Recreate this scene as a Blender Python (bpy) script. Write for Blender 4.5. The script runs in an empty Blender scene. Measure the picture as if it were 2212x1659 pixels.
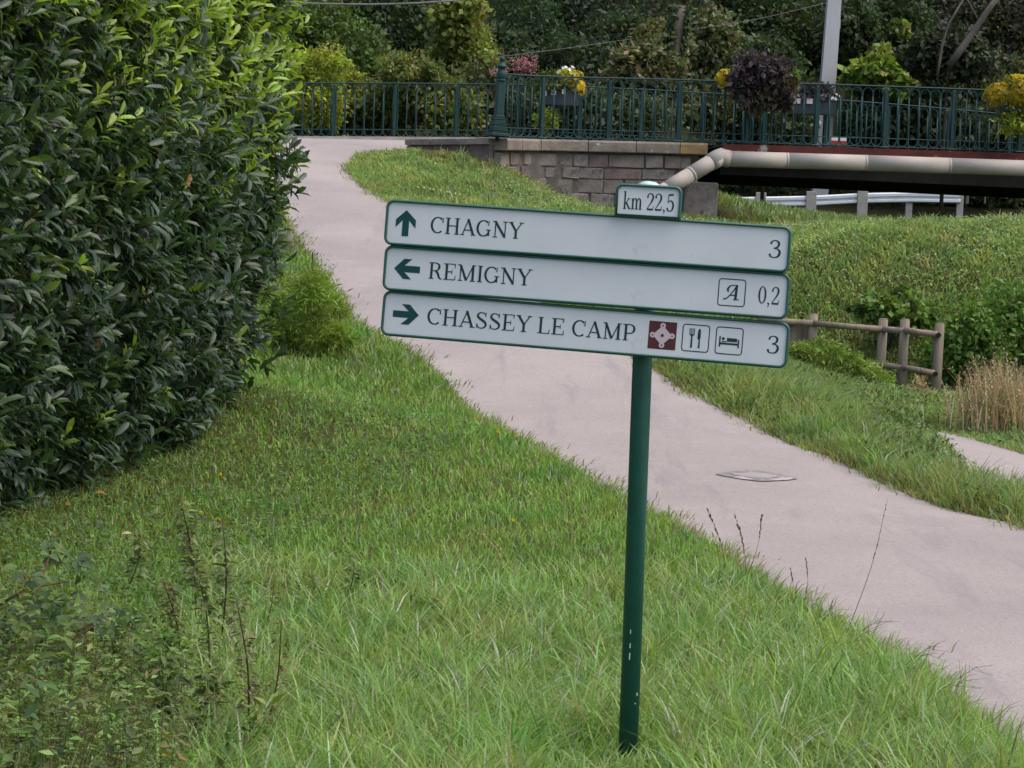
import bpy, math, random
import numpy as np
from mathutils import Vector, Matrix

R = math.radians
rng = np.random.default_rng(11)
random.seed(11)
scene = bpy.context.scene

# ------------------------------------------------------------------ camera
EYE = 1.55
PITCH, ROLL = R(2.79), R(2.3)
LENS = 90.0
cam_data = bpy.data.cameras.new('camera')
cam_data.lens = LENS
cam_data.sensor_width = 36.0
cam_data.clip_start = 0.1
cam_data.clip_end = 2000
cam = bpy.data.objects.new('camera', cam_data)
scene.collection.objects.link(cam)
CM = Matrix.Rotation(R(90) - PITCH, 3, 'X') @ Matrix.Rotation(ROLL, 3, 'Z')
cam.matrix_world = Matrix.Translation((0, 0, EYE)) @ CM.to_4x4()
scene.camera = cam

# ------------------------------------------------------------------ world, sun, exposure
SUN_EL, SUN_AZ = R(63), R(108)            # azimuth measured from +Y (away from the camera) towards +X
world = bpy.data.worlds.new('World')
scene.world = world
world.use_nodes = True
wn = world.node_tree.nodes
wl = world.node_tree.links
wn.clear()
sky = wn.new('ShaderNodeTexSky')
sky.sky_type = 'NISHITA'
sky.sun_disc = False
sky.sun_elevation = SUN_EL
sky.sun_rotation = SUN_AZ
sky.air_density = 1.0
sky.dust_density = 4.0
sky.ozone_density = 1.0
bg = wn.new('ShaderNodeBackground')
bg.inputs['Strength'].default_value = 0.15
wo = wn.new('ShaderNodeOutputWorld')
wl.new(sky.outputs[0], bg.inputs[0])
wl.new(bg.outputs[0], wo.inputs[0])

sun_data = bpy.data.lights.new('sun', 'SUN')
sun_data.energy = 1.3
sun_data.angle = R(70)
sun_data.color = (1.0, 0.95, 0.87)
sun = bpy.data.objects.new('sun', sun_data)
scene.collection.objects.link(sun)
sd = Vector((math.sin(SUN_AZ) * math.cos(SUN_EL), math.cos(SUN_AZ) * math.cos(SUN_EL), math.sin(SUN_EL)))
sun.rotation_euler = sd.to_track_quat('Z', 'Y').to_euler()

vs = scene.view_settings
vs.view_transform = 'Standard'
vs.look = 'None'
vs.exposure = 0.75
vs.gamma = 1.0
vs.use_curve_mapping = False
scene.cycles.max_bounces = 8
scene.cycles.diffuse_bounces = 5
scene.cycles.glossy_bounces = 2
scene.cycles.transmission_bounces = 3
scene.cycles.use_denoising = True

# ------------------------------------------------------------------ helpers
COL = scene.collection
F = LENS / 36.0 * 2212.0


def at(u, v, d):
    """world point seen at picture position (u, v) (2212 x 1659 units) standing d metres away along Y"""
    r = CM @ Vector(((u - 1106.0) / F, -(v - 829.5) / F, -1.0))
    return Vector((0, 0, EYE)) + r * (d / r.y)


def obj(name, me, parent=None, mats=None):
    o = bpy.data.objects.new(name, me)
    COL.objects.link(o)
    if parent is not None:
        o.parent = parent
    if mats is not None and me is not None and len(me.materials) == 0:
        for m in (mats if isinstance(mats, (list, tuple)) else [mats]):
            me.materials.append(m)
    return o


def tag(o, label=None, cat=None, group=None, kind=None):
    if label:
        o['label'] = label
    if cat:
        o['category'] = cat
    if group:
        o['group'] = group
    if kind:
        o['kind'] = kind
    return o


def thing(name, loc, label, cat, group=None):
    o = bpy.data.objects.new(name, None)
    COL.objects.link(o)
    o.location = loc
    o.empty_display_size = 0.1
    return tag(o, label, cat, group)


class MB:
    """collects simple solids into one mesh"""

    def __init__(self):
        self.v, self.f = [], []

    def add(self, vs_, fs_):
        b = len(self.v)
        self.v += [tuple(p) for p in vs_]
        self.f += [tuple(b + i for i in f) for f in fs_]

    def box(self, c, s, m=None, bevel=0.0):
        x, y, z = s[0] / 2, s[1] / 2, s[2] / 2
        b = min(bevel, x * .9, y * .9, z * .9)
        if b <= 0:
            p = [Vector((i, j, k)) for k in (-z, z) for j in (-y, y) for i in (-x, x)]
            f = [(0, 2, 3, 1), (4, 5, 7, 6), (0, 1, 5, 4), (2, 6, 7, 3), (0, 4, 6, 2), (1, 3, 7, 5)]
        else:
            p, f = [], []
            rings = [(-z, b), (-z + b, 0), (z - b, 0), (z, b)]
            for (zz, ins) in rings:
                xx, yy = x - ins, y - ins
                c2 = b if ins == 0 else b * .5
                p += [Vector((xx - c2, -yy, zz)), Vector((xx, -yy + c2, zz)), Vector((xx, yy - c2, zz)), Vector((xx - c2, yy, zz)),
                      Vector((-xx + c2, yy, zz)), Vector((-xx, yy - c2, zz)), Vector((-xx, -yy + c2, zz)), Vector((-xx + c2, -yy, zz))]
            for r in range(3):
                for i in range(8):
                    j = (i + 1) % 8
                    f.append((r * 8 + i, r * 8 + j, r * 8 + 8 + j, r * 8 + 8 + i))
            f.append(tuple(reversed(range(8))))
            f.append(tuple(range(24, 32)))
        c = Vector(c)
        self.add([(m @ q if m else q) + c for q in p], f)
        return self

    def tube(self, pts, rad, n=8, cap=True, flat=1.0):
        pts = [Vector(p) for p in pts]
        rad = rad if isinstance(rad, (list, tuple)) else [rad] * len(pts)
        vs_, fs_ = [], []
        prev = None
        for i, p in enumerate(pts):
            t = (pts[min(i + 1, len(pts) - 1)] - pts[max(i - 1, 0)]).normalized()
            if prev is None:
                a = Vector((0, 0, 1)) if abs(t.z) < .9 else Vector((0, 1, 0))
                e1 = a.cross(t).normalized()
            else:
                e1 = (prev - t * prev.dot(t)).normalized()
            prev = e1
            e2 = t.cross(e1)
            for k in range(n):
                a = 2 * math.pi * k / n
                vs_.append(p + e1 * math.cos(a) * rad[i] + e2 * math.sin(a) * rad[i] * flat)
        for i in range(len(pts) - 1):
            for k in range(n):
                j = (k + 1) % n
                fs_.append((i * n + k, i * n + j, (i + 1) * n + j, (i + 1) * n + k))
        if cap:
            fs_.append(tuple(reversed(range(n))))
            fs_.append(tuple(range((len(pts) - 1) * n, len(pts) * n)))
        self.add(vs_, fs_)
        return self

    def lathe(self, prof, n=16, c=(0, 0, 0), m=None):
        vs_, fs_ = [], []
        for (r, z) in prof:
            for k in range(n):
                a = 2 * math.pi * k / n
                q = Vector((r * math.cos(a), r * math.sin(a), z))
                vs_.append((m @ q if m else q) + Vector(c))
        for i in range(len(prof) - 1):
            for k in range(n):
                j = (k + 1) % n
                fs_.append((i * n + k, i * n + j, (i + 1) * n + j, (i + 1) * n + k))
        fs_.append(tuple(reversed(range(n))))
        fs_.append(tuple(range((len(prof) - 1) * n, len(prof) * n)))
        self.add(vs_, fs_)
        return self

    def mesh(self, name, smooth=False):
        me = bpy.data.meshes.new(name)
        me.from_pydata(self.v, [], self.f)
        if smooth:
            me.shade_smooth()
        me.update()
        return me

    def build(self, name, mat, parent=None, smooth=False):
        return obj(name, self.mesh(name, smooth), parent, mat)


def np_mesh(name, verts, tris, cols=None, mat=None, smooth=False):
    """fast triangle mesh from numpy arrays, one colour per vertex"""
    me = bpy.data.meshes.new(name)
    nv, nt = len(verts), len(tris)
    me.vertices.add(nv)
    me.vertices.foreach_set('co', np.ascontiguousarray(verts, dtype=np.float32).ravel())
    me.loops.add(nt * 3)
    me.polygons.add(nt)
    me.loops.foreach_set('vertex_index', np.ascontiguousarray(tris, dtype=np.int32).ravel())
    me.polygons.foreach_set('loop_start', np.arange(0, nt * 3, 3, dtype=np.int32))
    if smooth:
        me.polygons.foreach_set('use_smooth', np.ones(nt, dtype=bool))
    if cols is not None:
        ca = me.color_attributes.new('Col', 'FLOAT_COLOR', 'POINT')
        c4 = np.ones((nv, 4), dtype=np.float32)
        c4[:, :3] = cols
        ca.data.foreach_set('color', c4.ravel())
    me.update(calc_edges=True)
    if mat:
        me.materials.append(mat)
    return me


def norm(a):
    return a / np.maximum(np.linalg.norm(a, axis=-1, keepdims=True), 1e-9)


T_LAUREL = (np.array([[0, 0, 0], [.28, .30, .05], [.28, 0, 0], [.28, -.30, .05], [.62, .5, .06], [.62, 0, -.01], [.62, -.5, .06],
                      [.88, .30, .0], [.88, 0, -.05], [.88, -.30, .0], [1.02, 0, -.10]]),
            np.array([[0, 2, 1], [0, 3, 2], [1, 2, 5], [1, 5, 4], [2, 3, 6], [2, 6, 5], [4, 5, 8], [4, 8, 7], [5, 6, 9], [5, 9, 8],
                      [7, 8, 10], [8, 9, 10]]))
T_LAUREL8 = (np.array([[0, 0, 0], [.36, .40, .06], [.36, 0, 0], [.36, -.40, .06], [.76, .43, .04], [.76, 0, -.03], [.76, -.43, .04], [1.02, 0, -.10]]),
             np.array([[0, 2, 1], [0, 3, 2], [1, 2, 5], [1, 5, 4], [2, 3, 6], [2, 6, 5], [4, 5, 7], [5, 6, 7]]))
T_LEAF = (np.array([[0, 0, 0], [.4, .5, .07], [.4, -.5, .07], [.45, 0, -.02], [1, 0, -.08]]),
          np.array([[0, 3, 1], [0, 2, 3], [1, 3, 4], [3, 2, 4]]))
T_QUAD = (np.array([[0, 0, 0], [.45, .5, .06], [.45, -.5, .06], [1, 0, -.05]]), np.array([[0, 2, 1], [1, 2, 3]]))


def leaves(pos, dirs, nrm, L, W, cols, tmpl):
    """vectorised leaf cloud -> verts, tris, cols"""
    tv, tt = tmpl
    n = len(pos)
    d = norm(dirs)
    nr = norm(nrm - d * np.sum(nrm * d, axis=1, keepdims=True))
    sd_ = np.cross(nr, d)
    L = np.broadcast_to(L, (n,))[:, None, None]
    W = np.broadcast_to(W, (n,))[:, None, None]
    v = pos[:, None, :] + d[:, None, :] * tv[None, :, 0:1] * L + sd_[:, None, :] * tv[None, :, 1:2] * W + nr[:, None, :] * tv[None, :, 2:3] * L
    k = len(tv)
    t = (tt[None] + (np.arange(n) * k)[:, None, None]).reshape(-1, 3)
    c = np.repeat(cols, k, axis=0)
    return v.reshape(-1, 3), t, c


def join_np(parts):
    vv, tt, cc, b = [], [], [], 0
    for v, t, c in parts:
        vv.append(v)
        tt.append(t + b)
        cc.append(c)
        b += len(v)
    return np.concatenate(vv), np.concatenate(tt), np.concatenate(cc)


def vary(base, n, a=.2, hue=.08):
    base = np.asarray(base, float)
    c = base[None] * (1 + rng.normal(0, a, (n, 1))) * (1 + rng.normal(0, hue, (n, 3)))
    return np.clip(c, .002, .9)


def rand_dirs(n):
    return norm(rng.normal(size=(n, 3)))


def smooth_noise(x, y, s=1.0, seed=0):
    a = seed * 1.7
    return (np.sin(x * 1.3 * s + a) * np.cos(y * 1.1 * s - a) + .6 * np.sin(x * 2.7 * s - y * 2.1 * s + 2 * a) + .4 * np.cos(x * 5.1 * s + y * 4.3 * s + a)) / 2.0


# ------------------------------------------------------------------ materials
def nodes_of(m):
    m.use_nodes = True
    n = m.node_tree.nodes
    return n, m.node_tree.links, n['Principled BSDF']


def mat(name, c1, c2=None, rough=.75, spec=.3, scale=6.0, detail=6, bump=0.0, bscale=None, metallic=0.0, contrast=(.35, .65), c3=None, c3scale=2.0, c3range=(.58, .66), coord='Object', stretch=None):
    m = bpy.data.materials.new(name)
    n, l, p = nodes_of(m)
    p.inputs['Roughness'].default_value = rough
    p.inputs['Specular IOR Level'].default_value = spec
    p.inputs['Metallic'].default_value = metallic
    tc = n.new('ShaderNodeTexCoord')
    src = tc.outputs[coord]
    if stretch:
        mp = n.new('ShaderNodeMapping')
        mp.inputs['Scale'].default_value = stretch
        l.new(src, mp.inputs[0])
        src = mp.outputs[0]
    c2 = c2 or tuple(x * .75 for x in c1)
    nz = n.new('ShaderNodeTexNoise')
    nz.inputs['Scale'].default_value = scale
    nz.inputs['Detail'].default_value = detail
    nz.inputs['Roughness'].default_value = .65
    l.new(src, nz.inputs['Vector'])
    cr = n.new('ShaderNodeValToRGB')
    cr.color_ramp.elements[0].position, cr.color_ramp.elements[1].position = contrast
    cr.color_ramp.elements[0].color = (*c2, 1)
    cr.color_ramp.elements[1].color = (*c1, 1)
    l.new(nz.outputs['Fac'], cr.inputs[0])
    out = cr.outputs[0]
    if c3:
        n3 = n.new('ShaderNodeTexNoise')
        n3.inputs['Scale'].default_value = c3scale
        n3.inputs['Detail'].default_value = 8
        n3.inputs['Roughness'].default_value = .7
        l.new(src, n3.inputs['Vector'])
        r3 = n.new('ShaderNodeMapRange')
        r3.inputs[1].default_value, r3.inputs[2].default_value = c3range
        l.new(n3.outputs['Fac'], r3.inputs[0])
        mx = n.new('ShaderNodeMix')
        mx.data_type = 'RGBA'
        l.new(r3.outputs[0], mx.inputs[0])
        l.new(out, mx.inputs[6])
        mx.inputs[7].default_value = (*c3, 1)
        out = mx.outputs[2]
    l.new(out, p.inputs['Base Color'])
    if bump:
        nb = n.new('ShaderNodeTexNoise')
        nb.inputs['Scale'].default_value = bscale or scale * 4
        nb.inputs['Detail'].default_value = 6
        l.new(src, nb.inputs['Vector'])
        bp = n.new('ShaderNodeBump')
        bp.inputs['Strength'].default_value = bump
        bp.inputs['Distance'].default_value = .02
        l.new(nb.outputs['Fac'], bp.inputs['Height'])
        l.new(bp.outputs[0], p.inputs['Normal'])
    return m


def leaf_mat(name, rough=.45, spec=.45, trans=.35, tint=(1.25, 1.3, .6)):
    m = bpy.data.materials.new(name)
    n, l, p = nodes_of(m)
    a = n.new('ShaderNodeAttribute')
    a.attribute_name = 'Col'
    p.inputs['Roughness'].default_value = rough
    p.inputs['Specular IOR Level'].default_value = spec
    l.new(a.outputs['Color'], p.inputs['Base Color'])
    tr = n.new('ShaderNodeBsdfTranslucent')
    mu = n.new('ShaderNodeMix')
    mu.data_type = 'RGBA'
    mu.blend_type = 'MULTIPLY'
    mu.inputs[0].default_value = 1
    mu.inputs[7].default_value = (*tint, 1)
    l.new(a.outputs['Color'], mu.inputs[6])
    l.new(mu.outputs[2], tr.inputs['Color'])
    mx = n.new('ShaderNodeMixShader')
    mx.inputs[0].default_value = trans
    l.new(p.outputs[0], mx.inputs[1])
    l.new(tr.outputs[0], mx.inputs[2])
    l.new(mx.outputs[0], n['Material Output'].inputs['Surface'])
    return m


M = {}
def path_mat():
    m = mat('pink_asphalt', (.34, .294, .277), (.276, .24, .228), rough=.92, spec=.12, scale=.55, detail=9, bump=.4, bscale=110, c3=(.185, .163, .157), c3scale=48, c3range=(.50, .72))
    n, l = m.node_tree.nodes, m.node_tree.links
    p = n['Principled BSDF']
    src = p.inputs['Base Color'].links[0].from_socket
    tc = n.new('ShaderNodeTexCoord')

    def layer(src, vec, scale, lo, hi, colr, fac, dist=0.0, typ='n'):
        nz = n.new('ShaderNodeTexNoise' if typ == 'n' else 'ShaderNodeTexVoronoi')
        nz.inputs['Scale'].default_value = scale
        if typ == 'n':
            nz.inputs['Detail'].default_value = 7
            nz.inputs['Roughness'].default_value = .68
            nz.inputs['Distortion'].default_value = dist
        else:
            nz.feature = 'DISTANCE_TO_EDGE'
        l.new(vec, nz.inputs['Vector'])
        r = n.new('ShaderNodeMapRange')
        r.inputs[1].default_value, r.inputs[2].default_value = lo, hi
        r.inputs[4].default_value = fac
        l.new(nz.outputs[0], r.inputs[0])
        mx = n.new('ShaderNodeMix')
        mx.data_type = 'RGBA'
        l.new(r.outputs[0], mx.inputs[0])
        l.new(src, mx.inputs[6])
        mx.inputs[7].default_value = (*colr, 1)
        return mx.outputs[2]

    mp = n.new('ShaderNodeMapping')
    mp.inputs['Rotation'].default_value = (0, 0, R(-12))
    mp.inputs['Scale'].default_value = (3.2, .35, 1)
    l.new(tc.outputs['Object'], mp.inputs[0])
    src = layer(src, mp.outputs[0], 1.1, .55, .74, (.215, .195, .192), .95, .4)       # wheel-worn streaks
    src = layer(src, tc.outputs['Object'], 1.5, .60, .72, (.235, .222, .216), .85, 1.2)  # grey worn patches
    src = layer(src, tc.outputs['Object'], 2.6, .64, .70, (.40, .365, .355), .6, .8)  # pale dusty patches
    src = layer(src, tc.outputs['Object'], 24, .69, .74, (.11, .09, .08), .8, .3)     # grit and crumbs
    at_ = n.new('ShaderNodeAttribute')
    at_.attribute_name = 'Col'
    nz = n.new('ShaderNodeTexNoise')
    nz.inputs['Scale'].default_value = 5
    nz.inputs['Detail'].default_value = 6
    l.new(tc.outputs['Object'], nz.inputs['Vector'])
    mu = n.new('ShaderNodeMath')
    mu.operation = 'MULTIPLY'
    l.new(at_.outputs['Fac'], mu.inputs[0])
    l.new(nz.outputs[0], mu.inputs[1])
    r = n.new('ShaderNodeMapRange')
    r.inputs[1].default_value, r.inputs[2].default_value, r.inputs[4].default_value = .22, .52, .85
    l.new(mu.outputs[0], r.inputs[0])
    mx = n.new('ShaderNodeMix')
    mx.data_type = 'RGBA'
    l.new(r.outputs[0], mx.inputs[0])
    l.new(src, mx.inputs[6])
    mx.inputs[7].default_value = (.15, .125, .10, 1)                                   # soil washed onto the edges
    l.new(mx.outputs[2], p.inputs['Base Color'])
    return m


M['path'] = path_mat()
M['soil'] = mat('soil_and_thatch', (.07, .075, .025), (.03, .032, .012), rough=.95, spec=.05, scale=1.6, bump=.5, bscale=20, c3=(.09, .06, .03), c3scale=3)
M['forest_floor'] = mat('forest_floor', (.03, .03, .012), (.012, .014, .006), rough=.95, spec=.05, scale=.6, bump=.5, bscale=6)
M['green_paint'] = mat('green_paint', (.010, .088, .062), (.009, .066, .05), rough=.38, spec=.5, scale=14)
M['rail_paint'] = mat('railing_paint', (.009, .044, .041), (.007, .032, .031), rough=.6, spec=.35, scale=9, c3=(.02, .06, .054), c3scale=16, c3range=(.60, .72))
M['sign_face'] = mat('sign_face', (.55, .575, .585), (.51, .535, .55), rough=.55, spec=.25, scale=5, c3=(.40, .43, .42), c3scale=9, c3range=(.60, .80))
M['ink'] = mat('dark_green_ink', (.014, .042, .038), (.010, .032, .030), rough=.6, spec=.2, scale=30)
M['arrow'] = mat('green_ink', (.006, .058, .048), (.006, .048, .042), rough=.6, spec=.2, scale=30)
M['brown_panel'] = mat('brown_panel', (.085, .024, .027), (.07, .021, .023), rough=.6, spec=.2, scale=30)
M['pale_print'] = mat('pale_print', (.50, .42, .42), (.46, .39, .40), rough=.6, spec=.2, scale=30)
M['cap_metal'] = mat('pale_green_cap', (.42, .62, .52), (.36, .54, .46), rough=.5, spec=.4, scale=10)
M['stone'] = mat('sandstone', (.235, .20, .172), (.13, .108, .095), rough=.95, spec=.1, scale=3.2, bump=.7, bscale=18, c3=(.40, .36, .32), c3scale=16, c3range=(.64, .72))
M['stone2'] = mat('grey_stone', (.25, .222, .20), (.15, .132, .12), rough=.95, spec=.1, scale=3.5, bump=.7, bscale=18, c3=(.075, .06, .055), c3scale=5, c3range=(.52, .66))
M['stone3'] = mat('red_stone', (.205, .155, .138), (.11, .082, .074), rough=.95, spec=.1, scale=4, bump=.7, bscale=18, c3=(.30, .26, .24), c3scale=20, c3range=(.64, .72))
M['coping'] = mat('coping_stone', (.255, .215, .18), (.155, .128, .105), rough=.95, spec=.1, scale=2.5, bump=.6, bscale=16, c3=(.52, .49, .45), c3scale=9, c3range=(.62, .69))
M['lichen_coping'] = mat('orange_lichen_stone', (.29, .195, .09), (.19, .135, .075), rough=.95, spec=.1, scale=3, bump=.6, bscale=16, c3=(.45, .33, .16), c3scale=9, c3range=(.60, .68))
M['mortar'] = mat('mortar', (.165, .145, .128), (.095, .083, .075), rough=.95, spec=.05, scale=5, bump=.4)
M['pipe'] = mat('beige_pipe', (.375, .335, .298), (.30, .265, .235), rough=.6, spec=.3, scale=1.6, c3=(.30, .24, .19), c3scale=6, c3range=(.62, .74))
M['rust'] = mat('rusty_red_girder', (.13, .035, .028), (.075, .024, .02), rough=.85, spec=.15, scale=3, bump=.3, c3=(.34, .30, .27), c3scale=2.4, c3range=(.60, .66))
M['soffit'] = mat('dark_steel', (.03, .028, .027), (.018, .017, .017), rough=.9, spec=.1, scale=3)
M['concrete'] = mat('pole_concrete', (.50, .49, .49), (.41, .405, .405), rough=.85, spec=.15, scale=1.3, c3=(.30, .29, .28), c3scale=4, c3range=(.64, .74), bump=.15, stretch=(1, 1, .3))
M['galv'] = mat('galvanised_steel', (.62, .65, .68), (.54, .57, .60), rough=.5, spec=.5, metallic=.2, scale=3)
M['rail_post'] = mat('grey_rail_post', (.34, .32, .30), (.25, .235, .22), rough=.8, spec=.2, scale=6)
M['wood'] = mat('weathered_wood', (.26, .215, .165), (.16, .13, .10), rough=.9, spec=.1, scale=7, bump=.5, bscale=30, stretch=(1, 1, .12), c3=(.12, .135, .085), c3scale=3, c3range=(.54, .68))
M['rail_wood'] = mat('pale_wood_rail', (.33, .25, .20), (.22, .165, .13), rough=.9, spec=.1, scale=6, bump=.4, bscale=30, c3=(.10, .11, .06), c3scale=3, c3range=(.56, .7))
M['end_grain'] = mat('dark_end_grain', (.03, .022, .016), (.016, .012, .01), rough=.9, spec=.1, scale=20)
M['bark'] = mat('bark', (.075, .062, .048), (.035, .03, .024), rough=.95, spec=.05, scale=6, bump=.6, stretch=(1, 1, .25))
M['pale_bark'] = mat('pale_bark', (.13, .115, .10), (.075, .065, .056), rough=.95, spec=.05, scale=6, bump=.4, stretch=(1, 1, .25))
M['planter'] = mat('grey_planter', (.035, .05, .055), (.025, .036, .04), rough=.7, spec=.2, scale=5)
M['label'] = mat('pale_label', (.62, .56, .52), (.55, .5, .47), rough=.7, spec=.2, scale=20)
M['blue_panel'] = mat('blue_grey_panel', (.30, .40, .48), (.26, .35, .43), rough=.5, spec=.3, scale=4)
M['orange_panel'] = mat('orange_panel', (.50, .30, .11), (.42, .25, .09), rough=.6, spec=.2, scale=8)
M['dark_panel'] = mat('dark_panel', (.02, .025, .04), (.015, .018, .03), rough=.6, spec=.3, scale=8)
M['white_paint'] = mat('white_paint', (.70, .70, .68), (.58, .58, .56), rough=.7, spec=.2, scale=5)
M['red_paint'] = mat('red_paint', (.40, .03, .03), (.30, .025, .025), rough=.6, spec=.3, scale=8)
M['cable'] = mat('grey_cable', (.15, .15, .15), (.10, .10, .10), rough=.7, spec=.2, scale=8)
M['patch'] = mat('grey_repair', (.215, .20, .193), (.17, .157, .153), rough=.9, spec=.1, scale=8, bump=.3, bscale=90, c3=(.37, .32, .31), c3scale=7, c3range=(.50, .60))
M['patch_mid'] = mat('pale_concrete_centre', (.33, .295, .285), (.24, .215, .21), rough=.9, spec=.1, scale=6, bump=.3, bscale=90)
M['kerb'] = mat('kerb_stone', (.40, .36, .33), (.29, .26, .24), rough=.9, spec=.1, scale=3, bump=.3)
M['stem_brown'] = mat('red_brown_stem', (.11, .045, .025), (.07, .032, .018), rough=.8, spec=.2, scale=20)
M['stem_green'] = mat('green_stem', (.09, .11, .03), (.06, .075, .02), rough=.7, spec=.2, scale=20)
M['straw'] = mat('straw', (.40, .34, .16), (.30, .25, .11), rough=.8, spec=.1, scale=20)
M['laurel'] = leaf_mat('laurel_leaf', rough=.36, spec=.5, trans=.38)
M['foliage'] = leaf_mat('foliage', rough=.55, spec=.3, trans=.35)
M['grass'] = leaf_mat('grass', rough=.5, spec=.3, trans=.42, tint=(1.2, 1.25, .7))
M['petal'] = leaf_mat('petal', rough=.7, spec=.1, trans=.4, tint=(1.1, 1.1, 1.0))
M['dead'] = leaf_mat('dead_leaf', rough=.8, spec=.1, trans=.25, tint=(1.2, 1.1, .8))

# ------------------------------------------------------------------ terrain
zp_d = np.array([-20, 3, 12, 16, 20, 25, 30, 35, 40, 42, 47, 50, 60])
zp_z = np.array([0, 0, 0, .08, .30, .85, 1.50, 2.22, 2.93, 3.22, 3.74, 3.80, 3.80])
_dd = np.arange(-20, 60, .05)
_zz = np.interp(_dd, zp_d, zp_z)
_k = np.hanning(61)
_zz = np.convolve(np.pad(_zz, 30, mode='edge'), _k / _k.sum(), mode='valid')


def zp(d):
    return np.interp(d, _dd, _zz)


def on_path(u, v):
    """where the view ray through (u, v) meets the rising path"""
    for d in np.arange(3, 47.01, .02):
        p = at(u, v, d)
        if p.z <= zp(d):
            return (p.x, d)
    p = at(u, v, 47.0)
    return (p.x, 47.0)


left_px = [(2330, 1850), (2212, 1740), (2090, 1625), (1950, 1480), (1830, 1405), (1700, 1325), (1530, 1205), (1350, 1098), (1240, 1038),
           (1120, 966), (1000, 902), (950, 850), (870, 765), (750, 706), (700, 634), (650, 556), (600, 480), (575, 420)]
right_px = [(2700, 1330), (2400, 1190), (2212, 1130), (2100, 1110), (1950, 1052), (1830, 992), (1640, 912), (1500, 842), (1420, 788), (1300, 715),
            (1150, 625), (1000, 530), (900, 468), (838, 430), (785, 395), (762, 368), (772, 345), (800, 325)]
EL = np.array(sorted([on_path(*q) for q in left_px], key=lambda t: t[1]))
ER = np.array(sorted([on_path(*q) for q in right_px], key=lambda t: t[1]))
EL = np.array([[2.05, 0], [1.72, 4.5]] + [list(q) for q in EL if 5 < q[1] < 41.5] + [[-5.2, 42.8], [-9.5, 44.2], [-14, 45.0], [-14, 47.2]])
ER = np.array([[5.6, 0], [5.3, 8]] + [list(q) for q in ER if 9 < q[1] < 44] + [[-1.0, 45.2], [-.2, 46.2], [1.0, 46.7], [1.5, 47.2]])


def path_l(d):
    return np.interp(d, EL[:, 1], EL[:, 0])


def path_r(d):
    return np.interp(d, ER[:, 1], ER[:, 0])


# lower path on the right: flat, beside the fence
_lr = [at(1960, 912, 27.3), at(2100, 947, 24.8), at(2212, 990, 22.7), at(2500, 1090, 18.8), at(2800, 1180, 16.0)]
_ll = [at(1962, 920, 26.9), at(1975, 945, 24.8), at(2100, 1050, 19.2), at(2212, 1105, 17.3), at(2400, 1180, 15.0)]
lp_r = np.array([(p.x, p.y) for p in reversed(_lr)])
lp_l = np.array([(p.x, p.y) for p in reversed(_ll)])


def lp_left(y):
    return np.interp(y, lp_l[:, 1], lp_l[:, 0])


def lp_right(y):
    return np.interp(y, lp_r[:, 1], lp_r[:, 0])


def lower_path_mask(x, y, g=0.0):
    """true inside the lower path"""
    return (y > 14.5) & (y < 27.2 + g) & (x > lp_left(y) - g) & (x < lp_right(y) + g)


ctrl = []
for (x, d) in EL:
    ctrl.append((x, d, float(zp(d))))
for (x, d) in ER:
    ctrl.append((x, d, float(zp(d))))
for x in (-12, -6, -2, 0):
    for y in (-5, 4, 9):
        ctrl.append((x, y, -.05))
for x in (4, 8, 14):
    for y in (-5, 4):
        ctrl.append((x, y, 0.0))
ctrl += [(-3, 14, .02), (-6, 14, .05), (-12, 14, .05), (-1.84, 18.6, .48), (-2.4, 16.8, .24), (-5, 18, .5), (-12, 20, .5), (-5, 30, 1.6), (-12, 30, 1.8), (-6, 38, 2.8), (-12, 38, 3.0)]
for p in lp_r[1:]:
    ctrl.append((p[0], p[1], 0.0))
for p in lp_l[1:]:
    ctrl.append((p[0], p[1], 0.0))
for (u, v, d) in [(1940, 862, 34), (2030, 858, 33.7), (2212, 830, 34.0), (1800, 815, 34.4), (1700, 775, 34.8), (1757, 790, 35.0), (1900, 850, 34.9), (1800, 600, 36.6), (2100, 600, 36.6), (2400, 600, 36.4),
                  (1600, 500, 40), (1800, 494, 39.5), (2000, 488, 39.2), (2212, 480, 39), (2500, 474, 38.8), (1520, 480, 41), (1380, 462, 41), (1240, 455, 40.7), (1120, 385, 40.5),
                  (1020, 335, 40.6), (940, 322, 41.5)]:
    p = at(u, v, d)
    ctrl.append((p.x, p.y, p.z))
ctrl += [(5, 27.5, -.05), (3.4, 30, .35), (2.6, 27, .4), (8, 30, -.1), (14, 30, 0), (14, 20, 0), (9, 40.8, 2.3), (3, 44, 1.7), (6, 44, 1.7), (12, 44, 1.9), (20, 44, 2.0), (1.0, 44, 2.5), (.9, 47, 2.9), (3.6, 43, 1.8), (4.4, 46, 1.6), (3.3, 42.2, 2.1), (6, 48, 2.0), (12, 50, 2.0),
         (-1, 50, 3.2), (-6, 50, 3.4), (-14, 50, 3.4), (-10, 60, 3.5), (0, 60, 3.2), (10, 60, 2.6), (20, 60, 2.8),
         (-16, 76, 4.2), (0, 76, 3.7), (10, 76, 3.3), (20, 76, 3.4), (-18, 95, 9), (0, 95, 9), (18, 95, 9), (-20, 118, 22), (0, 118, 22), (20, 118, 22)]
ctrl = np.array(ctrl)
# drop duplicates
_, ui = np.unique(np.round(ctrl[:, :2], 2), axis=0, return_index=True)
ctrl = ctrl[np.sort(ui)]


def _phi(r2):
    return np.where(r2 > 1e-9, .5 * r2 * np.log(np.maximum(r2, 1e-9)), 0)


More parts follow.
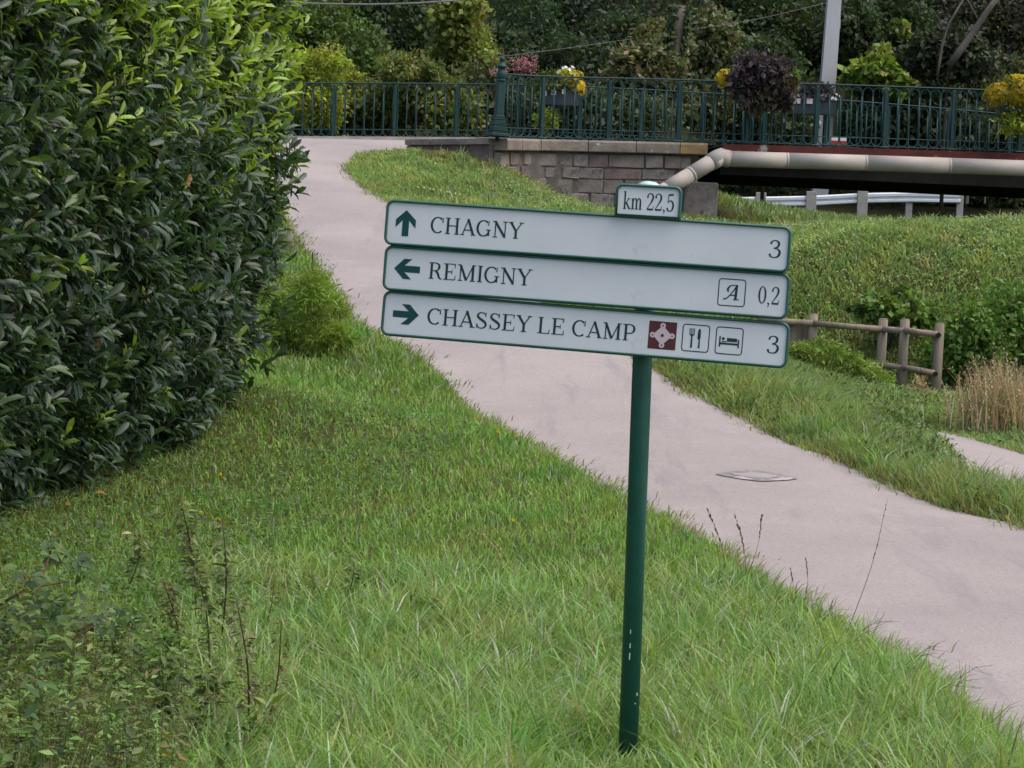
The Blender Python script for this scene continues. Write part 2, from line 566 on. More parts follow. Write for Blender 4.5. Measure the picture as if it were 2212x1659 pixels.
_S = 6.0
_c = ctrl[:, :2] / _S
_n = len(_c)
_K = _phi(((_c[:, None] - _c[None]) ** 2).sum(-1)) + np.eye(_n) * .004
_P = np.hstack([np.ones((_n, 1)), _c])
_A = np.block([[_K, _P], [_P.T, np.zeros((3, 3))]])
_w = np.linalg.solve(_A, np.concatenate([ctrl[:, 2], np.zeros(3)]))


def G(x, y):
    """ground height"""
    x = np.atleast_1d(np.asarray(x, float))
    y = np.atleast_1d(np.asarray(y, float))
    q = np.stack([np.clip(x, -18, 20), np.clip(y, -4, 118)], -1) / _S
    out = np.empty(len(q))
    for s in range(0, len(q), 20000):
        qq = q[s:s + 20000]
        r2 = ((qq[:, None] - _c[None]) ** 2).sum(-1)
        out[s:s + 20000] = _phi(r2) @ _w[:_n] + _w[_n] + qq @ _w[_n + 1:]
    return out


def G1(x, y):
    return float(G([x], [y])[0])


def axis(a, b, step, far):
    core = np.arange(a, b + 1e-6, step)
    out, s = [], step
    x = b
    while x < far:
        s *= 1.35
        x += s
        out.append(x)
    neg, s, x = [], step, a
    while x > -far:
        s *= 1.35
        x -= s
        neg.append(x)
    return np.array(neg[::-1] + list(core) + out)


gx = axis(-9, 11, .22, 900)
gy = axis(2, 62, .26, 900)
gy = gy[gy > -60]
XX, YY = np.meshgrid(gx, gy)
fx, fy = XX.ravel(), YY.ravel()
fz = G(fx, fy)
def smst(t):
    t = np.clip(t, 0, 1)
    return t * t * (3 - 2 * t)


ins_d = np.minimum(fx - path_l(fy), path_r(fy) - fx)          # > 0 inside the path
inside = smst((ins_d + .38) / .3) * ((fy > 0) & (fy < 47.3))
lpd = np.minimum(np.minimum(fx - lp_left(fy), lp_right(fy) - fx), np.minimum(27.2 - fy, fy - 14.5))
fz = fz - .05 * inside - .05 * smst((lpd + .38) / .3) * (fy < 30)
fz += .012 * smooth_noise(fx, fy, 2.2, 3) * (1 - inside)
W_, H_ = len(gx), len(gy)
idx = np.arange(W_ * H_).reshape(H_, W_)
a, b, c_, d_ = idx[:-1, :-1].ravel(), idx[:-1, 1:].ravel(), idx[1:, 1:].ravel(), idx[1:, :-1].ravel()
gt = np.concatenate([np.stack([a, b, c_], 1), np.stack([a, c_, d_], 1)])
ground = obj('ground', np_mesh('ground', np.stack([fx, fy, fz], 1), gt, None, M['soil'], True))
ground.data.materials.append(M['forest_floor'])
cy = fy[gt].mean(1)
ground.data.polygons.foreach_set('material_index', (cy > 52).astype(np.int32))
tag(ground, 'grassy ground around the path and the wooded slope behind', 'ground', kind='structure')


def sheet(name, sts, left, right, lift, m, n=9, crown=.02, wob=.05, skirt=.05):
    vs_, fs_ = [], []
    for i, d in enumerate(sts):
        xl, xr = left[i], right[i]
        xl += wob * math.sin(d * 5.1) * .5 + wob * math.sin(d * 13.7 + 1) * .5
        xr += wob * math.sin(d * 4.3 + 2) * .5 + wob * math.sin(d * 11.9) * .5
        for k in range(n):
            t = k / (n - 1)
            vs_.append((xl + (xr - xl) * t, d, t))
    A = np.array(vs_)
    z = G(A[:, 0], A[:, 1]) + lift + crown * (1 - (2 * A[:, 2] - 1) ** 2)
    z[(A[:, 2] == 0) | (A[:, 2] == 1)] -= skirt
    P_ = np.stack([A[:, 0], A[:, 1], z], 1)
    for i in range(len(sts) - 1):
        for k in range(n - 1):
            q = i * n + k
            fs_.append((q, q + 1, q + n + 1))
            fs_.append((q, q + n + 1, q + n))
    ed = np.abs(2 * A[:, 2] - 1)
    ed = np.clip((ed - .74) / .26, 0, 1) ** 1.5
    return obj(name, np_mesh(name, P_, np.array(fs_), np.repeat(ed[:, None], 3, 1), m, True))


sts = np.concatenate([np.arange(1.0, 42, .2), np.arange(42, 47.21, .1)])
footpath = sheet('footpath', sts, path_l(sts), path_r(sts), .0, M['path'], n=31)
tag(footpath, 'pale pink asphalt path climbing in a curve up to the bridge', 'path', kind='structure')
vs_, fs_ = [], []
ly = np.linspace(15.2, 27.2, 50)
for y in ly:
    x0, x1 = float(lp_left(y)) - .1, float(lp_right(y)) + .1
    for k in range(10):
        vs_.append((x0 + (x1 - x0) * k / 9, y, 0))
A = np.array(vs_)
A[:, 2] = G(A[:, 0], A[:, 1])
for i in range(49):
    for k in range(9):
        q = i * 10 + k
        fs_ += [(q, q + 1, q + 11), (q, q + 11, q + 10)]
tag(obj('lower_path', np_mesh('lower_path', A, np.array(fs_), None, M['path'], True)), 'narrow pale path beside the wooden fence on the right', 'path', kind='structure')

# worn repair patch round a manhole on the path
ring_px = [(1545, 1040), (1630, 1034), (1722, 1052), (1640, 1058)]
P4 = []
for (u, v) in ring_px:
    x, d = on_path(u, v)
    P4.append(Vector((x, d, 0)))
cen = sum(P4, Vector()) / 4


def flat_poly(pts, lift):
    return [Vector((p.x, p.y, G1(p.x, p.y) + lift)) for p in pts]


mb = MB()
outer, inner = [], []
for i in range(24):
    t = i / 24 * 4
    k = int(t)
    q = P4[k].lerp(P4[(k + 1) % 4], t - k)
    bul = 1 + .16 * math.sin((t - k) * math.pi) + .03 * math.sin(i * 2.3)
    q = cen + (q - cen) * bul
    outer.append(q)
    inner.append(cen + (q - cen) * (.56 + .06 * math.sin(i * 1.7)))
o_ = flat_poly(outer, .026)
i_ = flat_poly(inner, .026)
mb.add(o_ + i_, [(i, (i + 1) % 24, 24 + (i + 1) % 24, 24 + i) for i in range(24)])
pt = mb.build('repair_patch', M['patch'])
tag(pt, 'worn grey diamond shaped repair patch in the pink path surface', 'road patch')
mb = MB()
mb.add([p + Vector((0, 0, .003)) for p in i_], [tuple(range(24))])
mb.build('pale_centre', M['patch_mid'], pt)

# ------------------------------------------------------------------ road deck, bridge, abutment
rail_plan = []
for (u, v, d) in [(1078, 297, 40.35), (1110, 298, 40.85), (1150, 299, 41.2), (1200, 300, 41.4), (1270, 302, 41.5), (1400, 305, 41.5), (1545, 309, 41.55), (1850, 318, 41.75), (2150, 328, 41.95), (2330, 334, 42.1)]:
    rail_plan.append(at(u, v, d))
far_top = [(470, 180), (640, 179), (850, 180), (1065, 182), (1268, 188), (1420, 195), (1560, 203), (1690, 209), (1821, 217), (1990, 230), (2152, 245), (2330, 262)]
far_plan = [at(u, v, 47.0) - Vector((0, 0, 1.0)) for (u, v) in far_top]


def resample(pts, s):
    """points every s metres along a polyline (with tangents)"""
    L = [0]
    for i in range(1, len(pts)):
        L.append(L[-1] + (pts[i] - pts[i - 1]).length)
    out = []
    x = 0
    while x <= L[-1] + 1e-6:
        for i in range(1, len(pts)):
            if x <= L[i] + 1e-6:
                t = (x - L[i - 1]) / (L[i] - L[i - 1])
                out.append((pts[i - 1].lerp(pts[i], t), (pts[i] - pts[i - 1]).normalized()))
                break
        x += s
    return out


near_s = resample(rail_plan, .05)
zdeck = lambda x: np.interp(x, [p.x for p in rail_plan], [p.z for p in rail_plan])
zfar = lambda x: np.interp(x, [p.x for p in far_plan], [p.z for p in far_plan])

# bridge: deck slab, red girder fascia, far girder, soffit plates
bridge = thing('bridge', at(1560, 330, 41.6), 'low steel road bridge with rusty red girder edge and dark underside', 'bridge')
bo = Vector(bridge.location)
x0b = at(1560, 320, 41.6).x
mb = MB()
xs = np.linspace(x0b, 16, 24)
vs_, fs_ = [], []
for x in xs:
    zn, zf = float(zdeck(x)) - .035, float(zfar(x)) - .05
    yn = np.interp(x, [p.x for p in rail_plan], [p.y for p in rail_plan])
    for (y, z) in [(yn + .09, zn), (47.2, zf), (47.2, zf - .12), (yn + .09, zn - .12)]:
        vs_.append(Vector((x, y, z)) - bo)
for i in range(len(xs) - 1):
    for k in range(4):
        q, j = i * 4, (k + 1) % 4
        fs_.append((q + k, q + j, q + 4 + j, q + 4 + k))
mb.add(vs_, fs_)
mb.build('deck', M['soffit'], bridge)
for nm, yoff, zfun, hgt in (('girder', 0.0, zdeck, .17), ):
    mb = MB()
    vs_, fs_ = [], []
    for x in xs:
        yn = np.interp(x, [p.x for p in rail_plan], [p.y for p in rail_plan])
        z = float(zfun(x)) - .012
        for (y, zz) in [(yn - .07, z), (yn + .085, z), (yn + .085, z - hgt), (yn - .07, z - hgt), ]:
            vs_.append(Vector((x, y, zz)) - bo)
    for i in range(len(xs) - 1):
        for k in range(4):
            q, j = i * 4, (k + 1) % 4
            fs_.append((q + k, q + j, q + 4 + j, q + 4 + k))
    fs_ += [(0, 1, 2, 3)]
    mb.add(vs_, fs_)
    o = mb.build('edge_girder', M['rust'], bridge)
    tag(o, 'rusty red edge girder with flaking paint')
for yb, nm in ((.35, 'beam'), (1.6, 'beam'), (2.9, 'beam'), (4.2, 'beam'), (5.3, 'beam')):
    mb = MB()
    vs_, fs_ = [], []
    for x in xs:
        yn = 41.6 + yb
        z = float(zdeck(x)) - .16
        for (y, zz) in [(yn - .12, z), (yn + .12, z), (yn + .12, z - .33 - .018 * (x - x0b)), (yn - .12, z - .33 - .018 * (x - x0b))]:
            vs_.append(Vector((x, y, zz)) - bo)
    for i in range(len(xs) - 1):
        for k in range(4):
            q, j = i * 4, (k + 1) % 4
            fs_.append((q + k, q + j, q + 4 + j, q + 4 + k))
    fs_ += [(0, 1, 2, 3)]
    mb.add(vs_, fs_)
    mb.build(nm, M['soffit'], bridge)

# road over the embankment behind the near wall, and the far kerb
mb = MB()
vs_, fs_ = [], []
xs2 = np.linspace(-.6, x0b, 10)
for x in xs2:
    yn = np.interp(x, [p.x for p in rail_plan], [p.y for p in rail_plan])
    vs_ += [(x, yn + .12, float(zdeck(x)) - .03), (x, 47.1, float(zfar(x)) - .03)]
for i in range(9):
    fs_.append((2 * i, 2 * i + 2, 2 * i + 3, 2 * i + 1))
mb.add(vs_, fs_)
tag(mb.build('road', M['path']), 'road surface leading onto the bridge', 'road', kind='structure')
mb = MB()
kp = [p for p in far_plan if p.x < 1.5]
vs_, fs_ = [], []
for p in kp:
    for (y, z) in [(46.78, .02), (47.25, .02), (47.25, -.5), (46.78, -.5)]:
        vs_.append((p.x, y, p.z + z))
for i in range(len(kp) - 1):
    for k in range(4):
        q, j = i * 4, (k + 1) % 4
        fs_.append((q + k, q + j, q + 4 + j, q + 4 + k))
mb.add(vs_, fs_)
tag(mb.build('kerb', M['kerb']), 'pale stone kerb under the far railing', 'kerb', kind='structure')

# stone abutment: coping stones, coursed blocks, pier block
abut = thing('stone_abutment', at(1250, 440, 41.3), 'weathered sandstone bridge abutment with coping and lichen spots', 'bridge wall')
ao = Vector(abut.location)
wall_s = [q for q in near_s if q[0].x < at(1500, 320, 41.5).x]
# mortar core
mb = MB()
vs_, fs_ = [], []
core_pts = wall_s[2::12] + [wall_s[-1]]
for p, t in core_pts:
    nr = Vector((-t.y, t.x, 0)).normalized()
    for (off, z) in [(-.03, -.205), (.55, -.205), (.55, -1.75), (-.03, -1.75)]:
        vs_.append(p + nr * off + Vector((0, 0, z)) - ao)
for i in range(len(core_pts) - 1):
    for k in range(4):
        q, j = i * 4, (k + 1) % 4
        fs_.append((q + k, q + j, q + 4 + j, q + 4 + k))
fs_ += [(0, 1, 2, 3), tuple(reversed([len(vs_) - 4 + k for k in range(4)]))]
mb.add(vs_, fs_)
mb.build('mortar', M['mortar'], abut)
# coursed stones: each its own piece
r2 = random.Random(5)
Ltot = len(wall_s) * .05
z = -.225
stone_n = 0
while z > -1.55:
    h = r2.uniform(.17, .25)
    s = -r2.uniform(0, .3)
    while s < Ltot - .05:
        w = r2.uniform(.24, .62)
        a_, b_ = max(s, 0), min(s + w, Ltot - .03)
        if b_ - a_ > .08:
            k0 = int((a_ + b_) / 2 / .05)
            p, t = wall_s[min(k0, len(wall_s) - 1)]
            nr = Vector((-t.y, t.x, 0)).normalized()
            mt = Matrix((t, nr, Vector((0, 0, 1)))).transposed()
            mb = MB().box((0, 0, 0), (b_ - a_ - .016, .14, h - .016), bevel=.014)
            me = mb.mesh('stone')
            for vv in me.vertices:
                vv.co += Vector((r2.uniform(-.011, .011), r2.uniform(-.014, .014), r2.uniform(-.011, .011)))
            o = obj('stone', me, abut, r2.choice([M['stone'], M['stone'], M['stone2'], M['stone3']]))
            o.matrix_local = Matrix.Translation(p - ao + nr * (.02 - r2.uniform(.0, .035)) + Vector((0, 0, z - h / 2))) @ mt.to_4x4()
            stone_n += 1
        s += w
    z -= h
# coping
edges_c = [-1.35]
cl = near_s
stops = [0, .62, 1.15, 1.95, 2.75, 3.45, 3.92]
for i in range(len(stops) - 1):
    a_, b_ = stops[i], stops[i + 1]
    vs_, fs_ = [], []
    ks = [int(a_ / .05)] + list(range(int(a_ / .05) + 2, int(b_ / .05) - 1, 3)) + [int(b_ / .05)]
    for j, k0 in enumerate(ks):
        p, t = cl[k0]
        sh = t * (.006 if j == 0 else (-.006 if j == len(ks) - 1 else 0))
        nr = Vector((-t.y, t.x, 0)).normalized()
        for (off, zz) in [(-.15, -.045), (-.13, -.012), (.42, -.012), (.42, -.2), (-.14, -.2), (-.15, -.185)]:
            vs_.append(p + sh + nr * off + Vector((0, 0, zz)) - ao)
    for q in range(len(ks) - 1):
        for k in range(6):
            j = (k + 1) % 6
            fs_.append((q * 6 + k, q * 6 + j, q * 6 + 6 + j, q * 6 + 6 + k))
    fs_ += [tuple(range(6)), tuple(reversed(range(len(vs_) - 6, len(vs_))))]
    mb = MB()
    mb.add(vs_, fs_)
    o = mb.build('coping_stone', M['lichen_coping'] if i == len(stops) - 2 else M['coping'], abut)
    if i == len(stops) - 2:
        tag(o, 'coping stone covered in orange lichen')
# low wing wall left of the iron post
p0 = at(1070, 299, 40.4)
p1 = at(890, 301, 41.6)
for i, (ta, tb) in enumerate([(0, .36), (.36, .68), (.68, 1)]):
    a_, b_ = p0.lerp(p1, ta + .004), p0.lerp(p1, tb - .004)
    t = (a_ - b_).normalized()
    nr = Vector((-t.y, t.x, 0)).normalized()
    for nm, zz0, zz1, fr, m_ in (('coping_stone', -.012, -.10, -.17, M['coping']), ('stone', -.105, -.6, -.12, M['stone3'])):
        mb = MB()
        vs_ = []
        for q in (b_, a_):
            for (off, z_) in [(fr, zz0), (fr + .5, zz0), (fr + .5, zz1), (fr, zz1)]:
                vs_.append(q + nr * off + Vector((0, 0, z_)) - ao)
        mb.add(vs_, [(0, 1, 5, 4), (1, 2, 6, 5), (2, 3, 7, 6), (3, 0, 4, 7), (0, 3, 2, 1), (4, 5, 6, 7)])
        mb.build(nm, m_, abut)
# pier block under the bridge end
pa, pb = at(1478, 392, 41.3), at(1552, 392, 41.3)
pz = at(1515, 500, 41.3).z - .3
mb = MB().box(((pa.x + pb.x) / 2 - ao.x, 41.62 - ao.y, (pa.z + pz) / 2 - ao.z), (pb.x - pa.x, .7, pa.z - pz), bevel=.02)
o = mb.build('pier_block', M['stone2'], abut)
tag(o, 'square grey stone pier block')
zc = at(1515, 468, 41.3).z
mb = MB().box(((pa.x + pb.x) / 2 - ao.x - .02, 41.60 - ao.y, zc - ao.z - .1), (pb.x - pa.x + .05, .74, .16), bevel=.02)
mb.build('stone', M['stone3'], abut)

# pipe
pipe = thing('water_pipe', at(1560, 345, 41.25), 'fat beige pipe slung along the bridge and bending down at the abutment', 'pipe')
po = Vector(pipe.location)
pr = .128
pts = [at(1568, 343, 41.2), at(1700, 347, 41.25), at(1870, 352, 41.3), at(2050, 358, 41.4), at(2230, 364, 41.5), at(2400, 370, 41.6)]
for i in range(len(pts) - 1):
    t = (pts[i + 1] - pts[i]).normalized()
    mb = MB().tube([pts[i] - po + t * .003, pts[i + 1] - po - t * .003], pr, 20)
    mb.tube([pts[i + 1] - po - t * .02, pts[i + 1] - po + t * .02], pr + .0012, 20)
    mb.build('pipe_section', M['pipe'], pipe, True)
low = [at(1548, 343, 41.15), at(1492, 377, 40.9), at(1440, 408, 40.7), at(1385, 442, 40.5), at(1340, 470, 40.35)]
for i in range(len(low) - 1):
    t = (low[i + 1] - low[i]).normalized()
    mb = MB().tube([low[i] - po + t * .003, low[i + 1] - po - t * .003], pr - .004 * i, 20)
    if i == 0:
        mb.tube([low[1] - po - t * .02, low[1] - po + t * .02], pr + .003, 20)
    mb.build('pipe_section', M['pipe'], pipe, True)
mid = at(1556, 339, 41.18)
mb = MB().tube([low[0].lerp(low[1], .25) - po, low[0].lerp(mid, .5) - po, mid - po, pts[0].lerp(mid, .4) - po, pts[0].lerp(pts[1], .06) - po], [pr + .012, pr + .016, pr + .02, pr + .014, pr + .01], 20)
mb.build('elbow', M['pipe'], pipe, True)

# railings ----------------------------------------------------------
SP, RH = .176, 1.0


def loop_mesh():
    mb = MB()
    hw, top, bot, rr = SP / 2 - .006, RH - .03, .03, .0105
    path = []
    n = 7
    for k in range(n + 1):
        a = math.pi * k / n
        path.append((math.cos(a) * hw, top - hw + math.sin(a) * hw))
    for k in range(n + 1):
        a = math.pi + math.pi * k / n
        path.append((math.cos(a) * hw, bot + hw + math.sin(a) * hw))
    path.append(path[0])
    mb.tube([Vector((x, 0, z)) for x, z in path], rr, 6, cap=False)
    mb.box((hw, 0, .5), (.02, .02, .66))
    return mb.mesh('baluster_loop', True)


LOOP = loop_mesh()
LOOP.materials.append(M['rail_paint'])
POSTM = MB().box((0, 0, RH / 2 - .02), (.055, .055, RH - .02), bevel=.006).box((0, 0, .012), (.17, .12, .03), bevel=.01).mesh('rail_post')
POSTM.materials.append(M['rail_paint'])


def railing(plan, label, panel=6, first=0, start=0.0):
    root = thing('iron_railing', plan[0], label, 'railing', 'green iron railings of the bridge')
    ro = Vector(root.location)
    mb = MB().tube([p - ro + Vector((0, 0, RH)) for p in plan], .026, 8, flat=.55)
    mb.build('top_rail', M['rail_paint'], root, True)
    mb = MB().tube([p - ro + Vector((0, 0, .155)) for p in plan], .010, 6)
    mb.build('lower_rail', M['rail_paint'], root, True)
    mb = MB().tube([p - ro + Vector((0, 0, .02)) for p in plan], .012, 6)
    mb.build('base_rail', M['rail_paint'], root, True)
    s = resample(plan, .01)
    L = len(s) * .01
    x = start
    k = first
    while x + SP < L:
        if k % (panel + 1) == 0:
            p, t = s[int((x + .035) / .01)]
            ang = math.atan2(t.y, t.x)
            o = obj('post', POSTM, root)
            o.matrix_local = Matrix.Translation(p - ro) @ Matrix.Rotation(ang, 4, 'Z')
            x += .07
        else:
            p, t = s[int((x + SP / 2) / .01)]
            ang = math.atan2(t.y, t.x)
            o = obj('baluster_loop', LOOP, root)
            o.matrix_local = Matrix.Translation(p - ro) @ Matrix.Rotation(ang, 4, 'Z')
            x += SP
        k += 1
    return root


railing(rail_plan, 'dark green iron railing along the near edge of the bridge, above the beige pipe', first=1, start=.08)
railing(far_plan, 'dark green iron railing on the far side of the road, running left behind the hedge', first=2, start=0.1)

# cast-iron corner post with finial
pb_ = at(1074, 298, 40.3)
lean = Matrix.Rotation(R(2.0), 3, 'Y')
ip = thing('iron_post', pb_, 'cast iron end post with stepped base and ball finial', 'iron post')
mb = MB()
for (w, z0, z1) in [(.25, .02, .07), (.215, .07, .105), (.235, .105, .12), (.19, .12, .19), (.20, .19, .205), (.165, .205, .27), (.175, .27, .285), (.135, .285, .34)]:
    mb.box((0, 0, (z0 + z1) / 2), (w, w, z1 - z0 - .002), m=None, bevel=.008)
o = mb.build('stepped_base', M['rail_paint'], ip)
mb = MB().box((0, 0, .58), (.115, .115, .49), bevel=.012).lathe([(.066, .825), (.072, .835), (.072, .85), (.06, .86)], 16)
mb.build('shaft', M['rail_paint'], ip)
mb = MB().lathe([(.055, .858), (.062, .88), (.07, .92), (.066, .96), (.05, .99), (.042, 1.0), (.05, 1.02), (.075, 1.035), (.078, 1.05), (.06, 1.065), (.045, 1.08), (.03, 1.10), (.026, 1.12), (.034, 1.13), (.04, 1.15), (.036, 1.175), (.018, 1.19), (.004, 1.193)], 18)
mb.build('finial', M['rail_paint'], ip, True)
MB().box((0, 0, -.02), (.04, .04, .06)).build('foot_bolt', M['soffit'], ip)
ip.rotation_euler = (0, R(1.6), R(20))
ip.scale = (1.15, 1.15, 1.07)

# ------------------------------------------------------------------ sign
D0 = 7.9
sign = thing('direction_sign', at(1354, 1690, D0 + .02), 'leaning green post carrying three white destination plates and a kilometre plate', 'signpost')
so = Vector(sign.location)
pt_top = at(1401, 402, D0 + .045)
pt_mid = at(1388, 770, D0 + .045)
pt_bot = at(1354, 1690, D0 + .045)
axis_v = (pt_mid - pt_bot).normalized()
p_hi = pt_bot + axis_v * ((pt_top - pt_bot).length)
mb = MB().tube([pt_bot - axis_v * .25 - so, pt_mid - so, p_hi - so], .0305, 28)
post = mb.build('post', M['green_paint'], sign, True)
post.data.shade_smooth()
mb = MB()
qa = axis_v.to_track_quat('Z', 'Y').to_matrix()
mb.lathe([(.0325, -.012), (.0335, 0), (.031, .007), (.02, .013), (.004, .0155)], 24, c=p_hi - so, m=qa)
o = mb.build('cap', M['cap_metal'], post, True)
tag(o, 'pale green domed cap on the post')
# chips of bare paint on the post
mb = MB()
front = Vector((0, -1, 0))
for (u, v, w, h) in [(1362, 1365, 1.6, 9), (1361, 1395, 2, 10), (1360, 1418, 2, 14), (1376, 1500, 2.4, 6), (1372, 1520, 2, 2.5)]:
    c = at(u, v, D0 + .0120)
    k = D0 / F
    mb.box(c - so, (w * k, .004, h * k), m=Matrix.Rotation(R(2), 3, 'Y'))
mb.build('paint_chips', M['cap_metal'], post)


def rrect(w, h, r, n=6, corners=(1, 1, 1, 1)):
    """rounded rectangle outline centred on 0, ccw; corners order: tr, tl, bl, br"""
    pts = []
    for (sx, sy, a0, on) in ((1, 1, 0, corners[0]), (-1, 1, 90, corners[1]), (-1, -1, 180, corners[2]), (1, -1, 270, corners[3])):
        rr = r if on else r * .12
        for k in range(n + 1):
            a = R(a0 + 90 * k / n)
            pts.append((sx * (w / 2 - rr) + rr * math.cos(a), sy * (h / 2 - rr) + rr * math.sin(a)))
    return pts


def catmull(pts, n=7):
    out = []
    P_ = [np.array(p, float) for p in pts]
    P_ = [2 * P_[0] - P_[1]] + P_ + [2 * P_[-1] - P_[-2]]
    for i in range(1, len(P_) - 2):
        for k in range(n):
            t = k / n
            a, b, c, d = P_[i - 1], P_[i], P_[i + 1], P_[i + 2]
            out.append(.5 * (2 * b + (c - a) * t + (2 * a - 5 * b + 4 * c - d) * t * t + (3 * b - a - 3 * c + d) * t ** 3))
    out.append(P_[-2])
    return out


TH, TN, SF = .135, .065, .055


def G_line(a, b, w0, w1=None):
    return ('s', [(a[0], a[1], w0), (b[0], b[1], w1 if w1 is not None else w0)])


def G_serif(x, y, up, half=.14):
    return ('s', [(x - half, y + (SF / 2 if up else -SF / 2), SF), (x + half, y + (SF / 2 if up else -SF / 2), SF)])


def G_curve(pts):
    return ('s', [tuple(q) for q in catmull(pts)])


def ell(cx, cy, rx, ry, a0, a1, n=22, tk=TH, tn=TN):
    out = []
    for k in range(n + 1):
        a = R(a0 + (a1 - a0) * k / n)
        out.append((cx + rx * math.cos(a), cy + ry * math.sin(a), tn + (tk - tn) * abs(math.cos(a)) ** 1.3))
    return ('s', out)


def stem(x, w=TH, y0=0, y1=1):
    return ('s', [(x, y0, w), (x, y1, w)])


